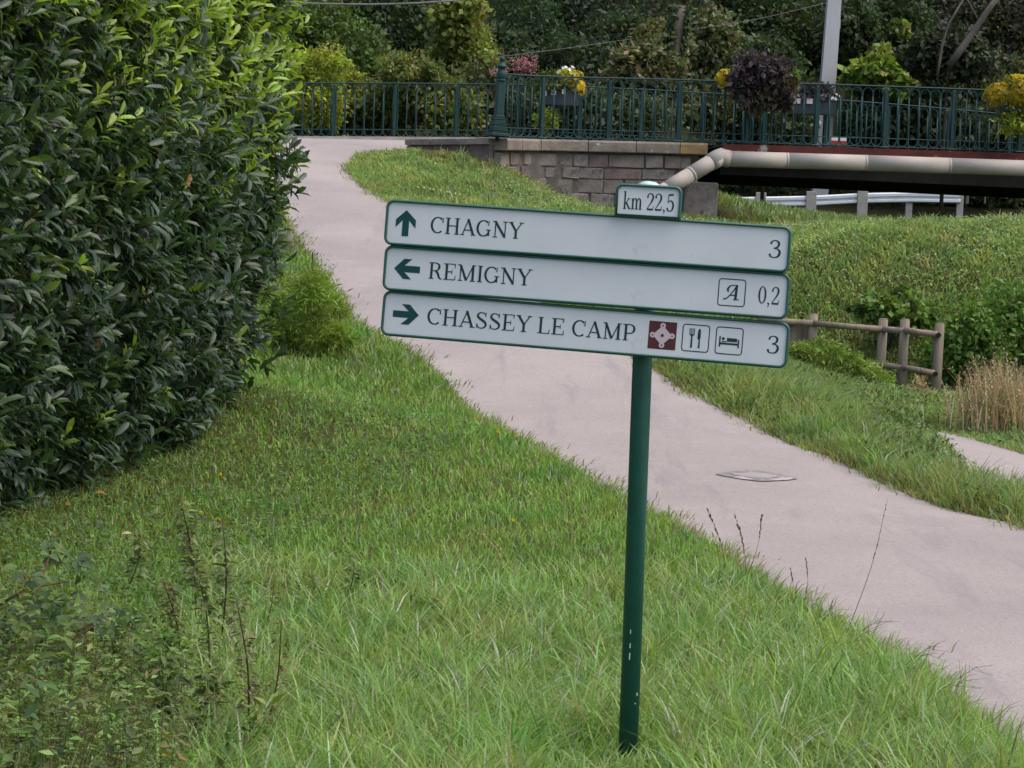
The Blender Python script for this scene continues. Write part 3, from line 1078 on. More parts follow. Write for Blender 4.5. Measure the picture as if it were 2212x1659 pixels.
GL = {
    'H': (.92, [stem(.2), stem(.72), G_line((.2, .51), (.72, .51), TN), G_serif(.2, 0, 1), G_serif(.2, 1, 0), G_serif(.72, 0, 1), G_serif(.72, 1, 0)]),
    'I': (.40, [stem(.2), G_serif(.2, 0, 1), G_serif(.2, 1, 0)]),
    'C': (.82, [ell(.44, .5, .34, .47, 48, 312), G_line((.735, .97), (.715, .66), .04, .075), ]),
    'G': (.92, [ell(.44, .5, .34, .47, 48, 318), G_line((.735, .97), (.715, .68), .04, .07), stem(.73, .11, .05, .42), G_serif(.73, .44, 0, .13)]),
    'A': (.86, [G_line((.12, .02), (.43, .98), TN), G_line((.41, 1.0), (.74, .02), .135), G_line((.2, .32), (.62, .32), TN), G_serif(.12, 0, 1, .12), G_serif(.74, 0, 1, .13)]),
    'N': (.92, [stem(.19, TN), stem(.74, TN), G_line((.17, .97), (.74, .03), .135), G_serif(.19, 0, 1, .13), G_serif(.15, 1, 0, .12), G_serif(.74, 1, 0, .13)]),
    'Y': (.84, [G_line((.12, .98), (.43, .46), .13), G_line((.73, .98), (.44, .46), TN), stem(.43, TH, 0, .5), G_serif(.43, 0, 1), G_serif(.13, 1, 0, .13), G_serif(.73, 1, 0, .12)]),
    'R': (.84, [stem(.2), G_serif(.2, 0, 1), G_serif(.16, 1, 0, .12), G_curve([(.2, .975, TN), (.45, .97, TN), (.6, .87, .10), (.62, .74, TH), (.58, .6, .1), (.44, .505, TN), (.2, .5, TN)]),
                G_curve([(.42, .5, .09), (.54, .38, .12), (.62, .16, .12), (.7, .04, .08), (.8, .02, .05)])]),
    'E': (.78, [stem(.2), G_serif(.16, 0, 1, .12), G_serif(.16, 1, 0, .12), G_line((.2, .975), (.66, .975), .05), G_line((.2, .5), (.5, .5), TN), G_line((.2, .025), (.68, .025), .05),
                G_line((.655, .98), (.66, .73), .07, .025), G_line((.5, .64), (.5, .36), .04), G_line((.675, .02), (.7, .3), .07, .025)]),
    'M': (1.08, [stem(.19, TN), G_line((.18, .97), (.53, .04), .135), G_line((.53, .04), (.88, .97), TN), stem(.88), G_serif(.19, 0, 1, .12), G_serif(.14, 1, 0, .11), G_serif(.88, 0, 1, .14), G_serif(.92, 1, 0, .11)]),
    'S': (.72, [G_curve([(.58, .78, .05), (.53, .9, .06), (.36, .975, .06), (.2, .9, .09), (.15, .76, .12), (.24, .62, .13), (.4, .51, .14), (.55, .39, .13), (.61, .24, .12), (.54, .09, .09), (.36, .02, .06), (.2, .08, .06), (.13, .24, .05)]),
                G_line((.585, 1.0), (.575, .72), .04, .06), G_line((.125, .0), (.13, .29), .04, .06)]),
    'L': (.74, [stem(.2), G_serif(.2, 1, 0), G_serif(.16, 0, 1, .12), G_line((.2, .025), (.66, .025), .05), G_line((.645, .02), (.67, .3), .07, .025)]),
    'P': (.78, [stem(.2), G_serif(.2, 0, 1), G_serif(.16, 1, 0, .12), G_curve([(.2, .975, TN), (.46, .97, TN), (.62, .86, .10), (.65, .71, TH), (.61, .56, .1), (.46, .455, TN), (.2, .45, TN)])]),
    '3': (.66, [G_curve([(.13, .76, .11), (.17, .9, .08), (.34, .975, .055), (.49, .9, .1), (.53, .77, .12), (.47, .62, .09), (.28, .53, .05)]),
                G_curve([(.28, .53, .05), (.47, .5, .07), (.58, .37, .12), (.57, .2, .125), (.48, .06, .09), (.3, .02, .055), (.14, .07, .08), (.09, .22, .12)])]),
    '2': (.66, [G_curve([(.12, .72, .12), (.14, .88, .08), (.32, .975, .055), (.5, .9, .1), (.54, .73, .125), (.44, .5, .1), (.24, .25, .06), (.11, .08, .06)]), G_line((.09, .05), (.57, .05), .1), G_line((.56, .03), (.61, .27), .06, .03)]),
    '5': (.66, [G_line((.18, .95), (.53, .97), .1), G_line((.18, .96), (.15, .5), .05), G_curve([(.15, .5, .05), (.32, .62, .06), (.49, .55, .1), (.57, .34, .125), (.5, .1, .1), (.32, .02, .055), (.15, .06, .08), (.1, .2, .11)]), G_line((.52, .95), (.57, 1.06), .05, .03)]),
    '0': (.66, [ell(.33, .5, .23, .47, 0, 360, 30, .12, .05)]),
    ',': (.30, [('s', [(.12, .02, .14), (.15, .08, .13)]), G_curve([(.16, .06, .1), (.17, -.06, .06), (.1, -.17, .03)])]),
    'k': (.70, [stem(.17, .11), G_serif(.13, 1, 0, .09), G_serif(.17, 0, 1, .13), G_line((.2, .28), (.53, .61), .05), G_line((.3, .38), (.58, .02), .11), G_serif(.5, .62, 0, .11), G_serif(.6, 0, 1, .11)]),
    'm': (1.0, [stem(.17, .11, 0, .62), stem(.5, .11, 0, .5), stem(.83, .11, 0, .5), G_serif(.13, .62, 0, .09), G_serif(.17, 0, 1, .12), G_serif(.5, 0, 1, .12), G_serif(.83, 0, 1, .12),
                G_curve([(.2, .44, .05), (.3, .6, .06), (.44, .6, .09), (.5, .46, .11)]), G_curve([(.53, .44, .05), (.63, .6, .06), (.77, .6, .09), (.83, .46, .11)])]),
    ' ': (.42, []),
    '@': (1.0, [G_curve([(.02, .06, .11), (.14, .06, .08), (.3, .2, .07), (.5, .5, .07), (.66, .8, .07), (.74, 1.0, .06)]), G_line((.74, 1.0), (.7, .06), .15), G_line((.58, .03), (.9, .05), .06),
                G_line((.34, .3), (.72, .33), .07), G_curve([(.72, .98, .05), (.5, .96, .06), (.32, .86, .09), (.24, .66, .12), (.3, .52, .06)])]),
}


class Print:
    """flat lettering built as thin raised strokes in a plate's own plane (x right, y up)"""

    def __init__(self):
        self.mb = MB()
        self.k = 0

    def ribbon(self, pts, base=.0006):
        z = base + .00004 * (self.k % 12)
        self.k += 1
        n = len(pts)
        vs_, fs_ = [], []
        for i, (x, y, w) in enumerate(pts):
            ax, ay = pts[max(i - 1, 0)][:2]
            bx, by = pts[min(i + 1, n - 1)][:2]
            dx, dy = bx - ax, by - ay
            L = math.hypot(dx, dy) or 1
            nx, ny = -dy / L * w / 2, dx / L * w / 2
            vs_ += [(x + nx, y + ny, z), (x - nx, y - ny, z)]
        for i in range(n - 1):
            fs_.append((2 * i, 2 * i + 1, 2 * i + 3, 2 * i + 2))
        self.mb.add(vs_, fs_)

    def poly(self, pts, base=.0006):
        z = base + .00004 * (self.k % 12)
        self.k += 1
        self.mb.add([(x, y, z) for x, y in pts], [tuple(range(len(pts)))])

    def word(self, pl, s, x0, x1, yb, h):
        q = Print()
        q.text(s, x0, x1, yb, h)
        q.mb.build('lettering', M['ink'], pl)

    def text(self, s, x0, x1, yb, h):
        """text s between x0 and x1 with baseline yb and cap height h"""
        tot = sum(GL[c][0] for c in s)
        sx = (x1 - x0) / tot
        x = x0
        for ch in s:
            adv, st = GL[ch]
            for kind, pts in st:
                q = []
                for i, (a, b, w) in enumerate(pts):
                    j0, j1 = pts[max(i - 1, 0)], pts[min(i + 1, len(pts) - 1)]
                    horiz = abs(j1[0] - j0[0]) > abs(j1[1] - j0[1]) * 2.5
                    q.append((x + a * sx, yb + b * h, w * (h if horiz else (sx * .55 + h * .45))))
                self.ribbon(q)
            x += adv * sx
        return self


def frame_plate(parent, name, cL, cR, hpx, depthL, depthR, r_px, label, corners=(1, 1, 1, 1)):
    """a sign plate whose left and right edge mid points are seen at cL, cR"""
    a_ = at(*cL, depthL)
    b_ = at(*cR, depthR)
    k = (depthL + depthR) / 2 / F
    w = (b_ - a_).length
    h = hpx * k
    ex = (b_ - a_).normalized()
    tmp = CM @ Vector((0, 0, 1))
    ey = tmp.cross(ex).normalized()
    ez = ex.cross(ey)
    mt = Matrix((ex, ey, ez)).transposed().to_4x4()
    mt.translation = (a_ + b_) / 2 - so
    # back box with rounded corners
    mb = MB()
    out = rrect(w, h, r_px * k, 7, corners)
    n = len(out)
    mb.add([(x, y, 0) for x, y in out] + [(x, y, -.022) for x, y in out],
           [tuple(range(n)), tuple(reversed(range(n, 2 * n)))] + [(i, n + i, n + (i + 1) % n, (i + 1) % n) for i in range(n)])
    pl = mb.build(name, M['sign_face'], parent)
    pl.matrix_local = mt
    tag(pl, label)
    # raised green rim with rounded section
    mb = MB()
    rw, rh = .0075, .006
    sec = [(-.0012, -.024), (-.0012, .002), (.001, rh), (rw * .5, rh + .0015), (rw - .001, rh), (rw, .0004)]
    ns = len(sec)
    vs_, fs_ = [], []
    for i in range(n):
        x, y = out[i]
        px_, py_ = out[i - 1]
        nx_, ny_ = out[(i + 1) % n]
        tx, ty = nx_ - px_, ny_ - py_
        L = math.hypot(tx, ty) or 1
        ix, iy = -ty / L, tx / L
        for (off, z) in sec:
            vs_.append((x + ix * off, y + iy * off, z))
    for i in range(n):
        j = (i + 1) % n
        for k2 in range(ns - 1):
            fs_.append((i * ns + k2, j * ns + k2, j * ns + k2 + 1, i * ns + k2 + 1))
    mb.add(vs_, fs_)
    mb.build('rim', M['green_paint'], pl, True)
    return pl, w, h, k


dL, dR = 7.93, 7.79
plates = [((833, 479), (1707, 540), 98.2), ((829.5, 577.5), (1704, 641), 97.5), ((826, 675), (1703, 747), 97.5)]
plab = ['top white plate reading CHAGNY 3 with an up arrow', 'middle white plate reading REMIGNY 0,2 with a left arrow', 'bottom white plate reading CHASSEY LE CAMP 3 with pictograms']
PL = []
for (cL, cR, hp), lb in zip(plates, plab):
    PL.append(frame_plate(sign, 'destination_plate', cL, cR, hp, dL, dR, 17, lb))


def arrow_pts(cx, cy, L, Wd, ang):
    """arrow pointing to +x turned by ang"""
    L2, W2 = L / 2, Wd / 2
    s = Wd * .165
    hd = L * .42
    p = [(L2, 0), (L2 - hd * .88, W2), (L2 - hd * 1.62, W2), (L2 - hd * .95, s), (-L2, s), (-L2, -s), (L2 - hd * .95, -s), (L2 - hd * 1.62, -W2), (L2 - hd * .88, -W2)]
    c, s_ = math.cos(ang), math.sin(ang)
    return [(cx + x * c - y * s_, cy + x * s_ + y * c) for x, y in p]


def arrow(pl, w, k, px, ang):
    pr_ = Print()
    p = arrow_pts(-w / 2 + px * k, 0, 57 * k, 44 * k, ang)
    for quad in ([0, 1, 2, 3], [0, 3, 6], [0, 6, 7, 8], [3, 4, 5, 6]):
        pr_.mb.add([(p[i][0], p[i][1], .0007) for i in quad], [tuple(range(len(quad)))])
    pr_.mb.build('arrow', M['arrow'], pl)


def outline_box(pr_, cx, cy, s, k):
    o = rrect(s, s, 6 * k, 4)
    o.append(o[0])
    pr_.ribbon([(cx + x, cy + y, 2.2 * k) for x, y in o])


cap = 35.5
# plate 1
pl, w, h, k = PL[0]
arrow(pl, w, k, 44.5, R(90))
p_ = Print()
p_.word(pl, 'CHAGNY', -w / 2 + 98 * k, -w / 2 + 302 * k, -17 * k, cap * k)
p_.word(pl, '3', w / 2 - 47 * k, w / 2 - 19 * k, -19 * k, 38 * k)
# plate 2
pl, w, h, k = PL[1]
arrow(pl, w, k, 51, R(180))
p_ = Print()
p_.word(pl, 'REMIGNY', -w / 2 + 97 * k, -w / 2 + 325 * k, -17 * k, cap * k)
p_.word(pl, '0,2', w / 2 - 66 * k, w / 2 - 19 * k, -19 * k, 38 * k)
p_ = Print()
cx = w / 2 - 122 * k
outline_box(p_, cx, 0, 57 * k, k)
p_.text('@', cx - 18 * k, cx + 20 * k, -16 * k, 33 * k)
p_.mb.build('inn_pictogram', M['ink'], pl)
# plate 3
pl, w, h, k = PL[2]
arrow(pl, w, k, 52, 0)
p_ = Print()
p_.word(pl, 'CHASSEY', -w / 2 + 98 * k, -w / 2 + 328 * k, -17 * k, cap * k)
p_.word(pl, 'LE', -w / 2 + 340 * k, -w / 2 + 402 * k, -17 * k, cap * k)
p_.word(pl, 'CAMP', -w / 2 + 415 * k, -w / 2 + 556 * k, -17 * k, cap * k)
p_.word(pl, '3', w / 2 - 47 * k, w / 2 - 19 * k, -19 * k, 38 * k)
# brown castle square with pale plan shape
cx = -w / 2 + 612 * k
p_ = Print()
p_.poly([(cx - 30 * k, -30 * k), (cx + 30 * k, -30 * k), (cx + 30 * k, 30 * k), (cx - 30 * k, 30 * k)], .0005)
bs = p_.mb.build('brown_panel', M['brown_panel'], pl)
tag(bs, 'brown square pictogram with a pale four pointed plan')
p_ = Print()
star = []
for i in range(48):
    a = 2 * math.pi * i / 48
    r_ = 20.5 / (abs(math.cos(a)) ** 1.12 + abs(math.sin(a)) ** 1.12) * k
    star.append((cx + r_ * math.cos(a), r_ * math.sin(a)))
p_.poly(star, .0009)
for i in range(4):
    a = math.pi / 2 * i
    p_.poly([(cx + 21 * k * math.cos(a) + 6 * k * math.cos(b), 21 * k * math.sin(a) + 6 * k * math.sin(b)) for b in np.linspace(0, 2 * math.pi, 16, endpoint=False)], .0011 + .00004 * i)
p_.mb.build('plan_shape', M['pale_print'], pl)
p_ = Print()
for (x, y, r_) in [(0, 0, 3.4), (21, 0, 1.8), (-21, 0, 1.8), (0, 21, 1.8), (0, -21, 1.8)]:
    p_.poly([(cx + x * k + r_ * k * math.cos(b), y * k + r_ * k * math.sin(b)) for b in np.linspace(0, 2 * math.pi, 14, endpoint=False)], .0019)
p_.mb.build('plan_dots', M['brown_panel'], pl)
# fork and knife
cx = -w / 2 + 684 * k
p_ = Print()
outline_box(p_, cx, 0, 57 * k, k)
for q in (-13.5, -10.2, -6.9, -3.6):
    p_.ribbon([(cx + q * k, 21 * k, 1.6 * k), (cx + q * k, 9 * k, 1.6 * k)])
p_.ribbon([(cx - 14 * k, 10 * k, .1 * k), (cx - 13.2 * k, 7 * k, 3 * k), (cx - 3.9 * k, 7 * k, 3 * k), (cx - 3 * k, 10 * k, .1 * k)])
p_.ribbon([(cx - 8.5 * k, 8 * k, 7 * k), (cx - 8.5 * k, 3 * k, 3.2 * k), (cx - 8.5 * k, -21 * k, 4.2 * k)])
p_.ribbon([(cx + 7.5 * k, 21 * k, 1 * k), (cx + 7.2 * k, 18 * k, 5.5 * k), (cx + 7 * k, 2 * k, 7 * k), (cx + 7.2 * k, -1 * k, 5 * k), (cx + 8 * k, -4 * k, 2.6 * k), (cx + 8 * k, -21 * k, 4.2 * k)])
p_.mb.build('restaurant_pictogram', M['ink'], pl)
# bed
cx = -w / 2 + 756 * k
p_ = Print()
outline_box(p_, cx, 0, 57 * k, k)
p_.ribbon([(cx - 20 * k, 9 * k, 3.2 * k), (cx - 20 * k, -14 * k, 3.2 * k)])
p_.ribbon([(cx + 20 * k, 4 * k, 3.2 * k), (cx + 20 * k, -14 * k, 3.2 * k)])
p_.ribbon([(cx - 20 * k, -6.5 * k, 4.2 * k), (cx + 20 * k, -6.5 * k, 4.2 * k)])
p_.ribbon([(cx - 5 * k, 2.2 * k, 8 * k), (cx + 17 * k, 2.2 * k, 8 * k)])
p_.ribbon([(cx - 16 * k, -2 * k, 2 * k), (cx - 6 * k, -2 * k, 2 * k)])
p_.poly([(cx - 13 * k + 3.2 * k * math.cos(b), 4 * k + 3.2 * k * math.sin(b)) for b in np.linspace(0, 2 * math.pi, 14, endpoint=False)])
p_.mb.build('lodging_pictogram', M['ink'], pl)
# kilometre plate
kp_, w, h, k = frame_plate(sign, 'kilometre_plate', (1330, 431), (1472, 439), 70, 7.845, 7.825, 15, 'small white plate on top reading km 22,5', corners=(1, 1, 0, 0))
p_ = Print()
p_.word(kp_, 'km', -w / 2 + 16 * k, -w / 2 + 58 * k, -19 * k, 38 * k)
p_.word(kp_, '22,5', -w / 2 + 66 * k, -w / 2 + 127 * k, -19 * k, 37 * k)
# clamp between plates and post
mb = MB()
for (cL, cR, hp) in plates:
    t = (1388 - cL[0]) / (cR[0] - cL[0])
    v = cL[1] + (cR[1] - cL[1]) * t
    c = at(1390, v, D0 - .02)
    mb.box(c - so, (.08, .05, .05), bevel=.004)
mb.build('clamps', M['green_paint'], sign)

# ------------------------------------------------------------------ fence, guardrail, poles, cables
fence = thing('wooden_fence', at(1945, 862, 34.0), 'weathered round-rail wooden fence at the foot of the grass bank', 'fence')
fo = Vector(fence.location)
fposts = [(1757, 680, 780, 34.3), (1908, 690, 872, 34.1), (1955, 691, 868, 33.8), (2030, 700, 868, 33.5)]
for (u, v0, v1, d) in fposts:
    top = at(u, v0, d)
    bot = at(u - (v1 - v0) * .06, v1 + 12, d)
    mb = MB()
    mb.tube([bot - fo, bot.lerp(top, .5) - fo, top - fo], [.066, .065, .063], 12)
    mb.lathe([(.063, 0), (.05, .012), (.004, .016)], 12, c=top - fo)
    mb.build('fence_post', M['wood'], fence, True)
tops = [at(1640, 690, 34.5), at(1757, 698, 34.25), at(1908, 711, 34.05), at(1955, 713, 33.75), at(2026, 722, 33.45)]
for i in range(len(tops) - 1):
    t = (tops[i + 1] - tops[i]).normalized()
    MB().tube([tops[i] - fo, tops[i].lerp(tops[i + 1], .5) - fo + Vector((0, 0, -.008)), tops[i + 1] - fo], .043, 10).build('top_rail', M['rail_wood'] if i > 1 else M['wood'], fence, True)
lows = [at(1860, 784, 34.2), at(1903, 789, 34.05), at(1948, 793, 33.75), at(2020, 806, 33.45)]
for i in range(len(lows) - 1):
    MB().tube([lows[i] - fo, lows[i + 1] - fo], .04, 10).build('low_rail', M['rail_wood'], fence, True)
for (u, v) in ((2028, 724), (2021, 808)):
    c = at(u, v, 33.40)
    MB().tube([c - fo, c - fo + Vector((0, .03, 0))], .032, 12).build('rail_end', M['end_grain'], fence)
for i in range(5):
    a_ = at(1692 + i * 12, 700 + i, 34.4)
    MB().box(a_ - fo + Vector((0, 0, -.22)), (.074, .03, .48), bevel=.005).build('plank', M['wood'], fence)

gr = thing('guardrail', at(1700, 450, 75), 'galvanised road guardrail seen under the bridge', 'guardrail')
go = Vector(gr.location)
gp = [(1540, 438), (1643, 436), (1752, 434), (1863, 428), (1965, 426), (2075, 428)]
for i in range(len(gp) - 1):
    a_, b_ = at(*gp[i], 75), at(*gp[i + 1], 75)
    mb = MB()
    vs_ = []
    prof = [(-.03, .15), (.03, .11), (.03, .04), (-.02, .01), (-.02, -.03), (.03, -.06), (.03, -.12), (-.03, -.15)]
    for q in (a_, b_):
        for (y, z) in prof:
            vs_.append(q - go + Vector((0, -y, z)))
        for (y, z) in reversed(prof):
            vs_.append(q - go + Vector((0, -y + .012, z)))
    n = 16
    mb.add(vs_, [(k, (k + 1) % n, n + (k + 1) % n, n + k) for k in range(n)])
    mb.build('beam', M['galv'], gr)
for i, (u, v) in enumerate(gp[1:6]):
    c = at(u, v, 75.0)
    hw = .2 if i < 3 else .13
    MB().box(c - go + Vector((0, -.02 if i < 3 else .1, -.25)), (hw * 2 * .75, .12, 1.05), bevel=.01).build('rail_post', M['rail_post'], gr)

pole_b = at(1766, 470, 78)
pole_t = at(1806, -60, 78)
ax = (pole_t - pole_b)
pole = thing('utility_pole', pole_b, 'pale concrete utility pole with a recessed face rising behind the bridge', 'utility pole')
pole.rotation_euler = Vector((ax.x, ax.y, ax.z)).to_track_quat('Z', 'Y').to_euler()
Lp = ax.length * 1.15
mb = MB()
vs_, fs_ = [], []
for (z, w, dp) in ((-1.5, .315, .25), (Lp * .5, .26, .22), (Lp, .205, .19)):
    sec = [(w, -dp), (w, dp), (-w, dp), (-w, -dp), (-w * .72, -dp), (-w * .66, -dp + .07), (-w * .18, -dp + .07), (-w * .12, -dp)]
    vs_ += [(x, y, z) for x, y in sec]
for r in range(2):
    for k in range(8):
        fs_.append((r * 8 + k, r * 8 + (k + 1) % 8, r * 8 + 8 + (k + 1) % 8, r * 8 + 8 + k))
fs_.append(tuple(range(16, 24)))
mb.add(vs_, fs_)
mb.build('shaft', M['concrete'], pole)
for z in (3.1, 5.85, 8.5):
    MB().box((-.12, -.19, z), (.11, .09, .30), bevel=.01).build('rung_stop', M['rail_post'], pole)


def cable(label, pts, d, r):
    P_ = [at(u, v, dd) for (u, v), dd in zip(pts, d)]
    q = [Vector(x) for x in catmull([tuple(p) for p in P_], 8)]
    o = MB().tube([p - q[0] for p in q], r, 5).build('overhead_cable', M['cable'], None, True)
    o.location = q[0]
    tag(o, label, 'cable', 'overhead cables')


cable('thick grey overhead cable sagging across the top left corner of the trees', [(430, -16), (565, 2), (700, 8), (830, 9), (960, 3), (1090, -8), (1250, -28)], [40, 40.5, 41, 41.5, 42, 42.5, 43], .016)
cable('thin wire rising to the right above the iron post finial', [(930, 132), (1060, 124), (1180, 110), (1330, 89), (1480, 66), (1640, 40), (1790, 5)], [56, 58, 60, 63, 66, 70, 76], .006)

# signs and posts beyond the far railing
s1 = thing('arrow_sign', at(2020, 430, 77), 'pale blue arrow shaped board on a wooden post behind the bridge railing', 'sign')
s1o = Vector(s1.location)
pts = [(1987, 277), (1998, 265), (2046, 268), (2046, 294), (2000, 290)]
f3 = [at(u, v, 76.9) - s1o for u, v in pts]
mb = MB()
mb.add(f3 + [p + Vector((0, .03, 0)) for p in f3], [(4, 3, 2, 1, 0), (5, 6, 7, 8, 9)] + [(i, (i + 1) % 5, 5 + (i + 1) % 5, 5 + i) for i in range(5)])
mb.build('board', M['blue_panel'], s1)
MB().tube([at(2014, 440, 77) - s1o, at(2024, 258, 77) - s1o], .07, 10).build('post', M['wood'], s1, True)
s2 = thing('notice_board', at(2095, 430, 77.2), 'dark notice board with an orange panel behind the right end of the railing', 'notice board')
s2o = Vector(s2.location)
for nm, u0, u1, v0, v1, dd, mm in (('board', 2070, 2122, 256, 300, 77.2, 'dark_panel'), ('orange_panel', 2078, 2116, 263, 277, 77.14, 'orange_panel')):
    a_, b_ = at(u0, v0, dd), at(u1, v1, dd)
    MB().box((a_ + b_) / 2 - s2o, (abs(b_.x - a_.x), .04, abs(a_.z - b_.z)), bevel=.004).build(nm, M[mm], s2)
MB().tube([at(2089, 440, 77.3) - s2o, at(2096, 280, 77.3) - s2o], .05, 8).build('post', M['wood'], s2)
s3 = thing('white_marker', at(2129, 430, 77.4), 'small white marker plate on a thin stake right of the notice board', 'marker')
a_, b_ = at(2129, 282, 77.4), at(2139, 301, 77.4)
MB().box((a_ + b_) / 2 - Vector(s3.location), (abs(b_.x - a_.x), .03, abs(a_.z - b_.z)), bevel=.004).build('plate', M['white_paint'], s3)
MB().tube([at(2127, 440, 77.45) - Vector(s3.location), at(2134, 296, 77.45) - Vector(s3.location)], .03, 8).build('stake', M['wood'], s3)
o = thing('striped_barrier', at(1812, 318, 46.4), 'red and white striped board low behind the railing', 'barrier')
for i, mm in enumerate(('red_paint', 'white_paint')):
    c = at(1812, 309 - i * 9, 46.4) - Vector(o.location)
    MB().box(c, (.27, .03, .075), bevel=.004).build('stripe', M[mm], o)

# ------------------------------------------------------------------ foliage generators
UP = np.array([0., 0., 1.])


def crown(ells, n, ls, col, asp=.55, clump=22, up=.35, tmpl=T_QUAD, a=.22, hue=.10, shell=.45, alt=None, altf=.15):
    """leaf cloud filling ellipsoids given as (centre, radii); leaves gather in clumps so gaps stay open"""
    vol = np.array([e[1][0] * e[1][2] for e in ells])
    parts = []
    for (c, r), w in zip(ells, vol / vol.sum()):
        m = max(30, int(n * w))
        nc = max(4, m // clump)
        dc = rand_dirs(nc)
        rad = shell + (1 - shell) * rng.random((nc, 1)) ** .5
        bump = 1 + .18 * np.sin(dc[:, :1] * 5 + dc[:, 2:] * 4 + c[0])
        cc = np.array(c)[None] + dc * rad * bump * np.array(r)[None]
        own = rng.integers(0, nc, m)
        cs = rng.uniform(.7, 1.4, nc) * min(r) * .24
        pos = cc[own] + rng.normal(size=(m, 3)) * cs[own, None] * np.array([1, 1, .75])
        d = norm(dc[own] * .6 + rand_dirs(m) + np.array([0, 0, -.25]))
        nr = norm(rand_dirs(m) * .9 + UP * up + dc[own] * .4)
        cl = vary(col, nc, a, hue)[own] * (1 + rng.normal(0, .12, (m, 1)))
        if alt is not None:
            s = rng.random(m) < altf
            cl[s] = vary(alt, s.sum(), .2, .1)
        L = ls * rng.uniform(.6, 1.35, m)
        parts.append(leaves(pos, d, nr, L, L * asp, np.clip(cl, .002, .9), tmpl))
    return join_np(parts)


def limbs(base, tips, r0, m, name='trunk', parent=None):
    mb = MB()
    bo_ = Vector(base)
    for i, t in enumerate(tips):
        t = Vector(t)
        mid_ = bo_.lerp(t, .5) + Vector((random.uniform(-.3, .3), random.uniform(-.3, .3), random.uniform(0, .4))) * min(1, (t - bo_).length * .15)
        rr = r0 if i == 0 else r0 * .5
        st = bo_ if i == 0 else bo_.lerp(Vector(tips[0]), random.uniform(.25, .6))
        mb.tube([st - bo_, mid_ - bo_, t - bo_], [rr, rr * .7, rr * .25], 7)
    return mb.build(name, m, parent, True)


def plant(name, label, cat, px, d, n, ls, col, group=None, ground=None, trunk=.12, asp=.55, depth=1.0, bark='bark', crown_name='crown', **kw):
    """a tree or bush: px lists crown ellipsoids as (u, v, ru, rv) seen at distance d"""
    ells = []
    for i, (u, v, ru, rv) in enumerate(px):
        dd = d + (i % 3 - 1) * .5 * depth
        c = at(u, v, dd)
        k = dd / F
        ells.append(((c.x, c.y, c.z), (ru * k, (ru + rv) * .5 * k * depth, rv * k)))
    bx = float(np.mean([e[0][0] for e in ells]))
    bz = G1(bx, d)
    root = thing(name, (bx, d, bz), label, cat, group)
    tips = sorted([Vector(e[0]) for e in ells], key=lambda q: -q.z)
    limbs((bx, d, bz - .15), [q + Vector((0, 0, .2)) for q in tips], trunk, M[bark], 'trunk', root)
    v, t, c = crown(ells, n, ls, col, asp=asp, **kw)
    me = np_mesh(crown_name, v - np.array([bx, d, bz]), t, c, M['foliage'])
    obj(crown_name, me, root)
    return root


TG, SG = 'trees of the wooded slope', 'shrubs behind the bridge railing'
plant('robinia_tree', 'light fine-leaved tree at the top left beside the hedge', 'tree', [(640, 55, 110, 75), (725, 115, 85, 70), (585, 120, 80, 80), (560, 30, 70, 70)], 62, 15000, .14, (.085, .135, .03), TG, trunk=.18)
plant('yellow_bush', 'bright yellow green bush above the left end of the far railing', 'bush', [(690, 145, 50, 40), (650, 172, 44, 40), (735, 172, 42, 26), (690, 215, 55, 50)], 52, 7000, .12, (.24, .285, .04), SG, trunk=.05, asp=.4)
plant('dark_tree', 'dark green tree between the light robinia and the pale upright tree', 'tree', [(830, 50, 110, 110), (870, 160, 85, 90), (770, -20, 80, 80)], 74, 14000, .19, (.034, .06, .02), TG, trunk=.25)
plant('upright_tree', 'pale yellow green upright tree left of the iron post', 'tree', [(990, 30, 46, 62), (1005, 105, 50, 50), (965, 135, 36, 40), (1030, 130, 36, 40)], 57, 9500, .15, (.17, .20, .045), TG, trunk=.12, asp=.7)
plant('leafy_bush', 'yellowish leafy bush behind the far railing, left of the upright tree', 'bush', [(880, 160, 58, 42), (930, 205, 70, 55), (850, 225, 55, 55), (985, 235, 60, 55)], 53, 8500, .125, (.13, .155, .04), SG, trunk=.06, asp=.65)
plant('feathery_tree', 'dark feathery tree right behind the iron post', 'tree', [(1125, 60, 70, 95), (1190, 125, 80, 70), (1100, 130, 55, 60)], 76, 14000, .17, (.036, .068, .03), TG, trunk=.2, asp=.35)
plant('conifer_tree', 'darkest green tree in the middle of the slope, right of the feathery tree', 'tree', [(1290, 30, 105, 90), (1320, 120, 90, 70), (1230, -10, 70, 70)], 84, 13000, .2, (.026, .046, .024), TG, trunk=.25, asp=.35)
plant('shady_shrub', 'dark mixed shrub low behind the iron post', 'bush', [(1045, 205, 65, 65), (1110, 235, 75, 55), (1180, 250, 70, 45)], 53.5, 6000, .13, (.05, .065, .026), SG, trunk=.05, alt=(.16, .07, .07), altf=.06)
plant('olive_shrub', 'olive brown flowering shrub left of the ivy covered trunk', 'bush', [(1400, 145, 70, 50), (1360, 195, 55, 50), (1435, 95, 50, 42), (1420, 220, 70, 50)], 58, 8500, .16, (.105, .115, .045), SG, trunk=.06, alt=(.21, .17, .11), altf=.18)
plant('tangled_shrub', 'olive green tangled shrub right of the ivy covered trunk', 'bush', [(1540, 85, 55, 55), (1515, 145, 55, 55), (1590, 120, 50, 45), (1520, 215, 70, 55)], 77, 9500, .2, (.088, .11, .04), SG, trunk=.06, alt=(.20, .18, .12), altf=.14)
plant('leaning_oak', 'mid green tree behind the purple planter', 'tree', [(1650, 45, 90, 85), (1700, 120, 60, 75), (1600, 10, 80, 60)], 83, 14000, .18, (.05, .082, .028), TG, trunk=.22)
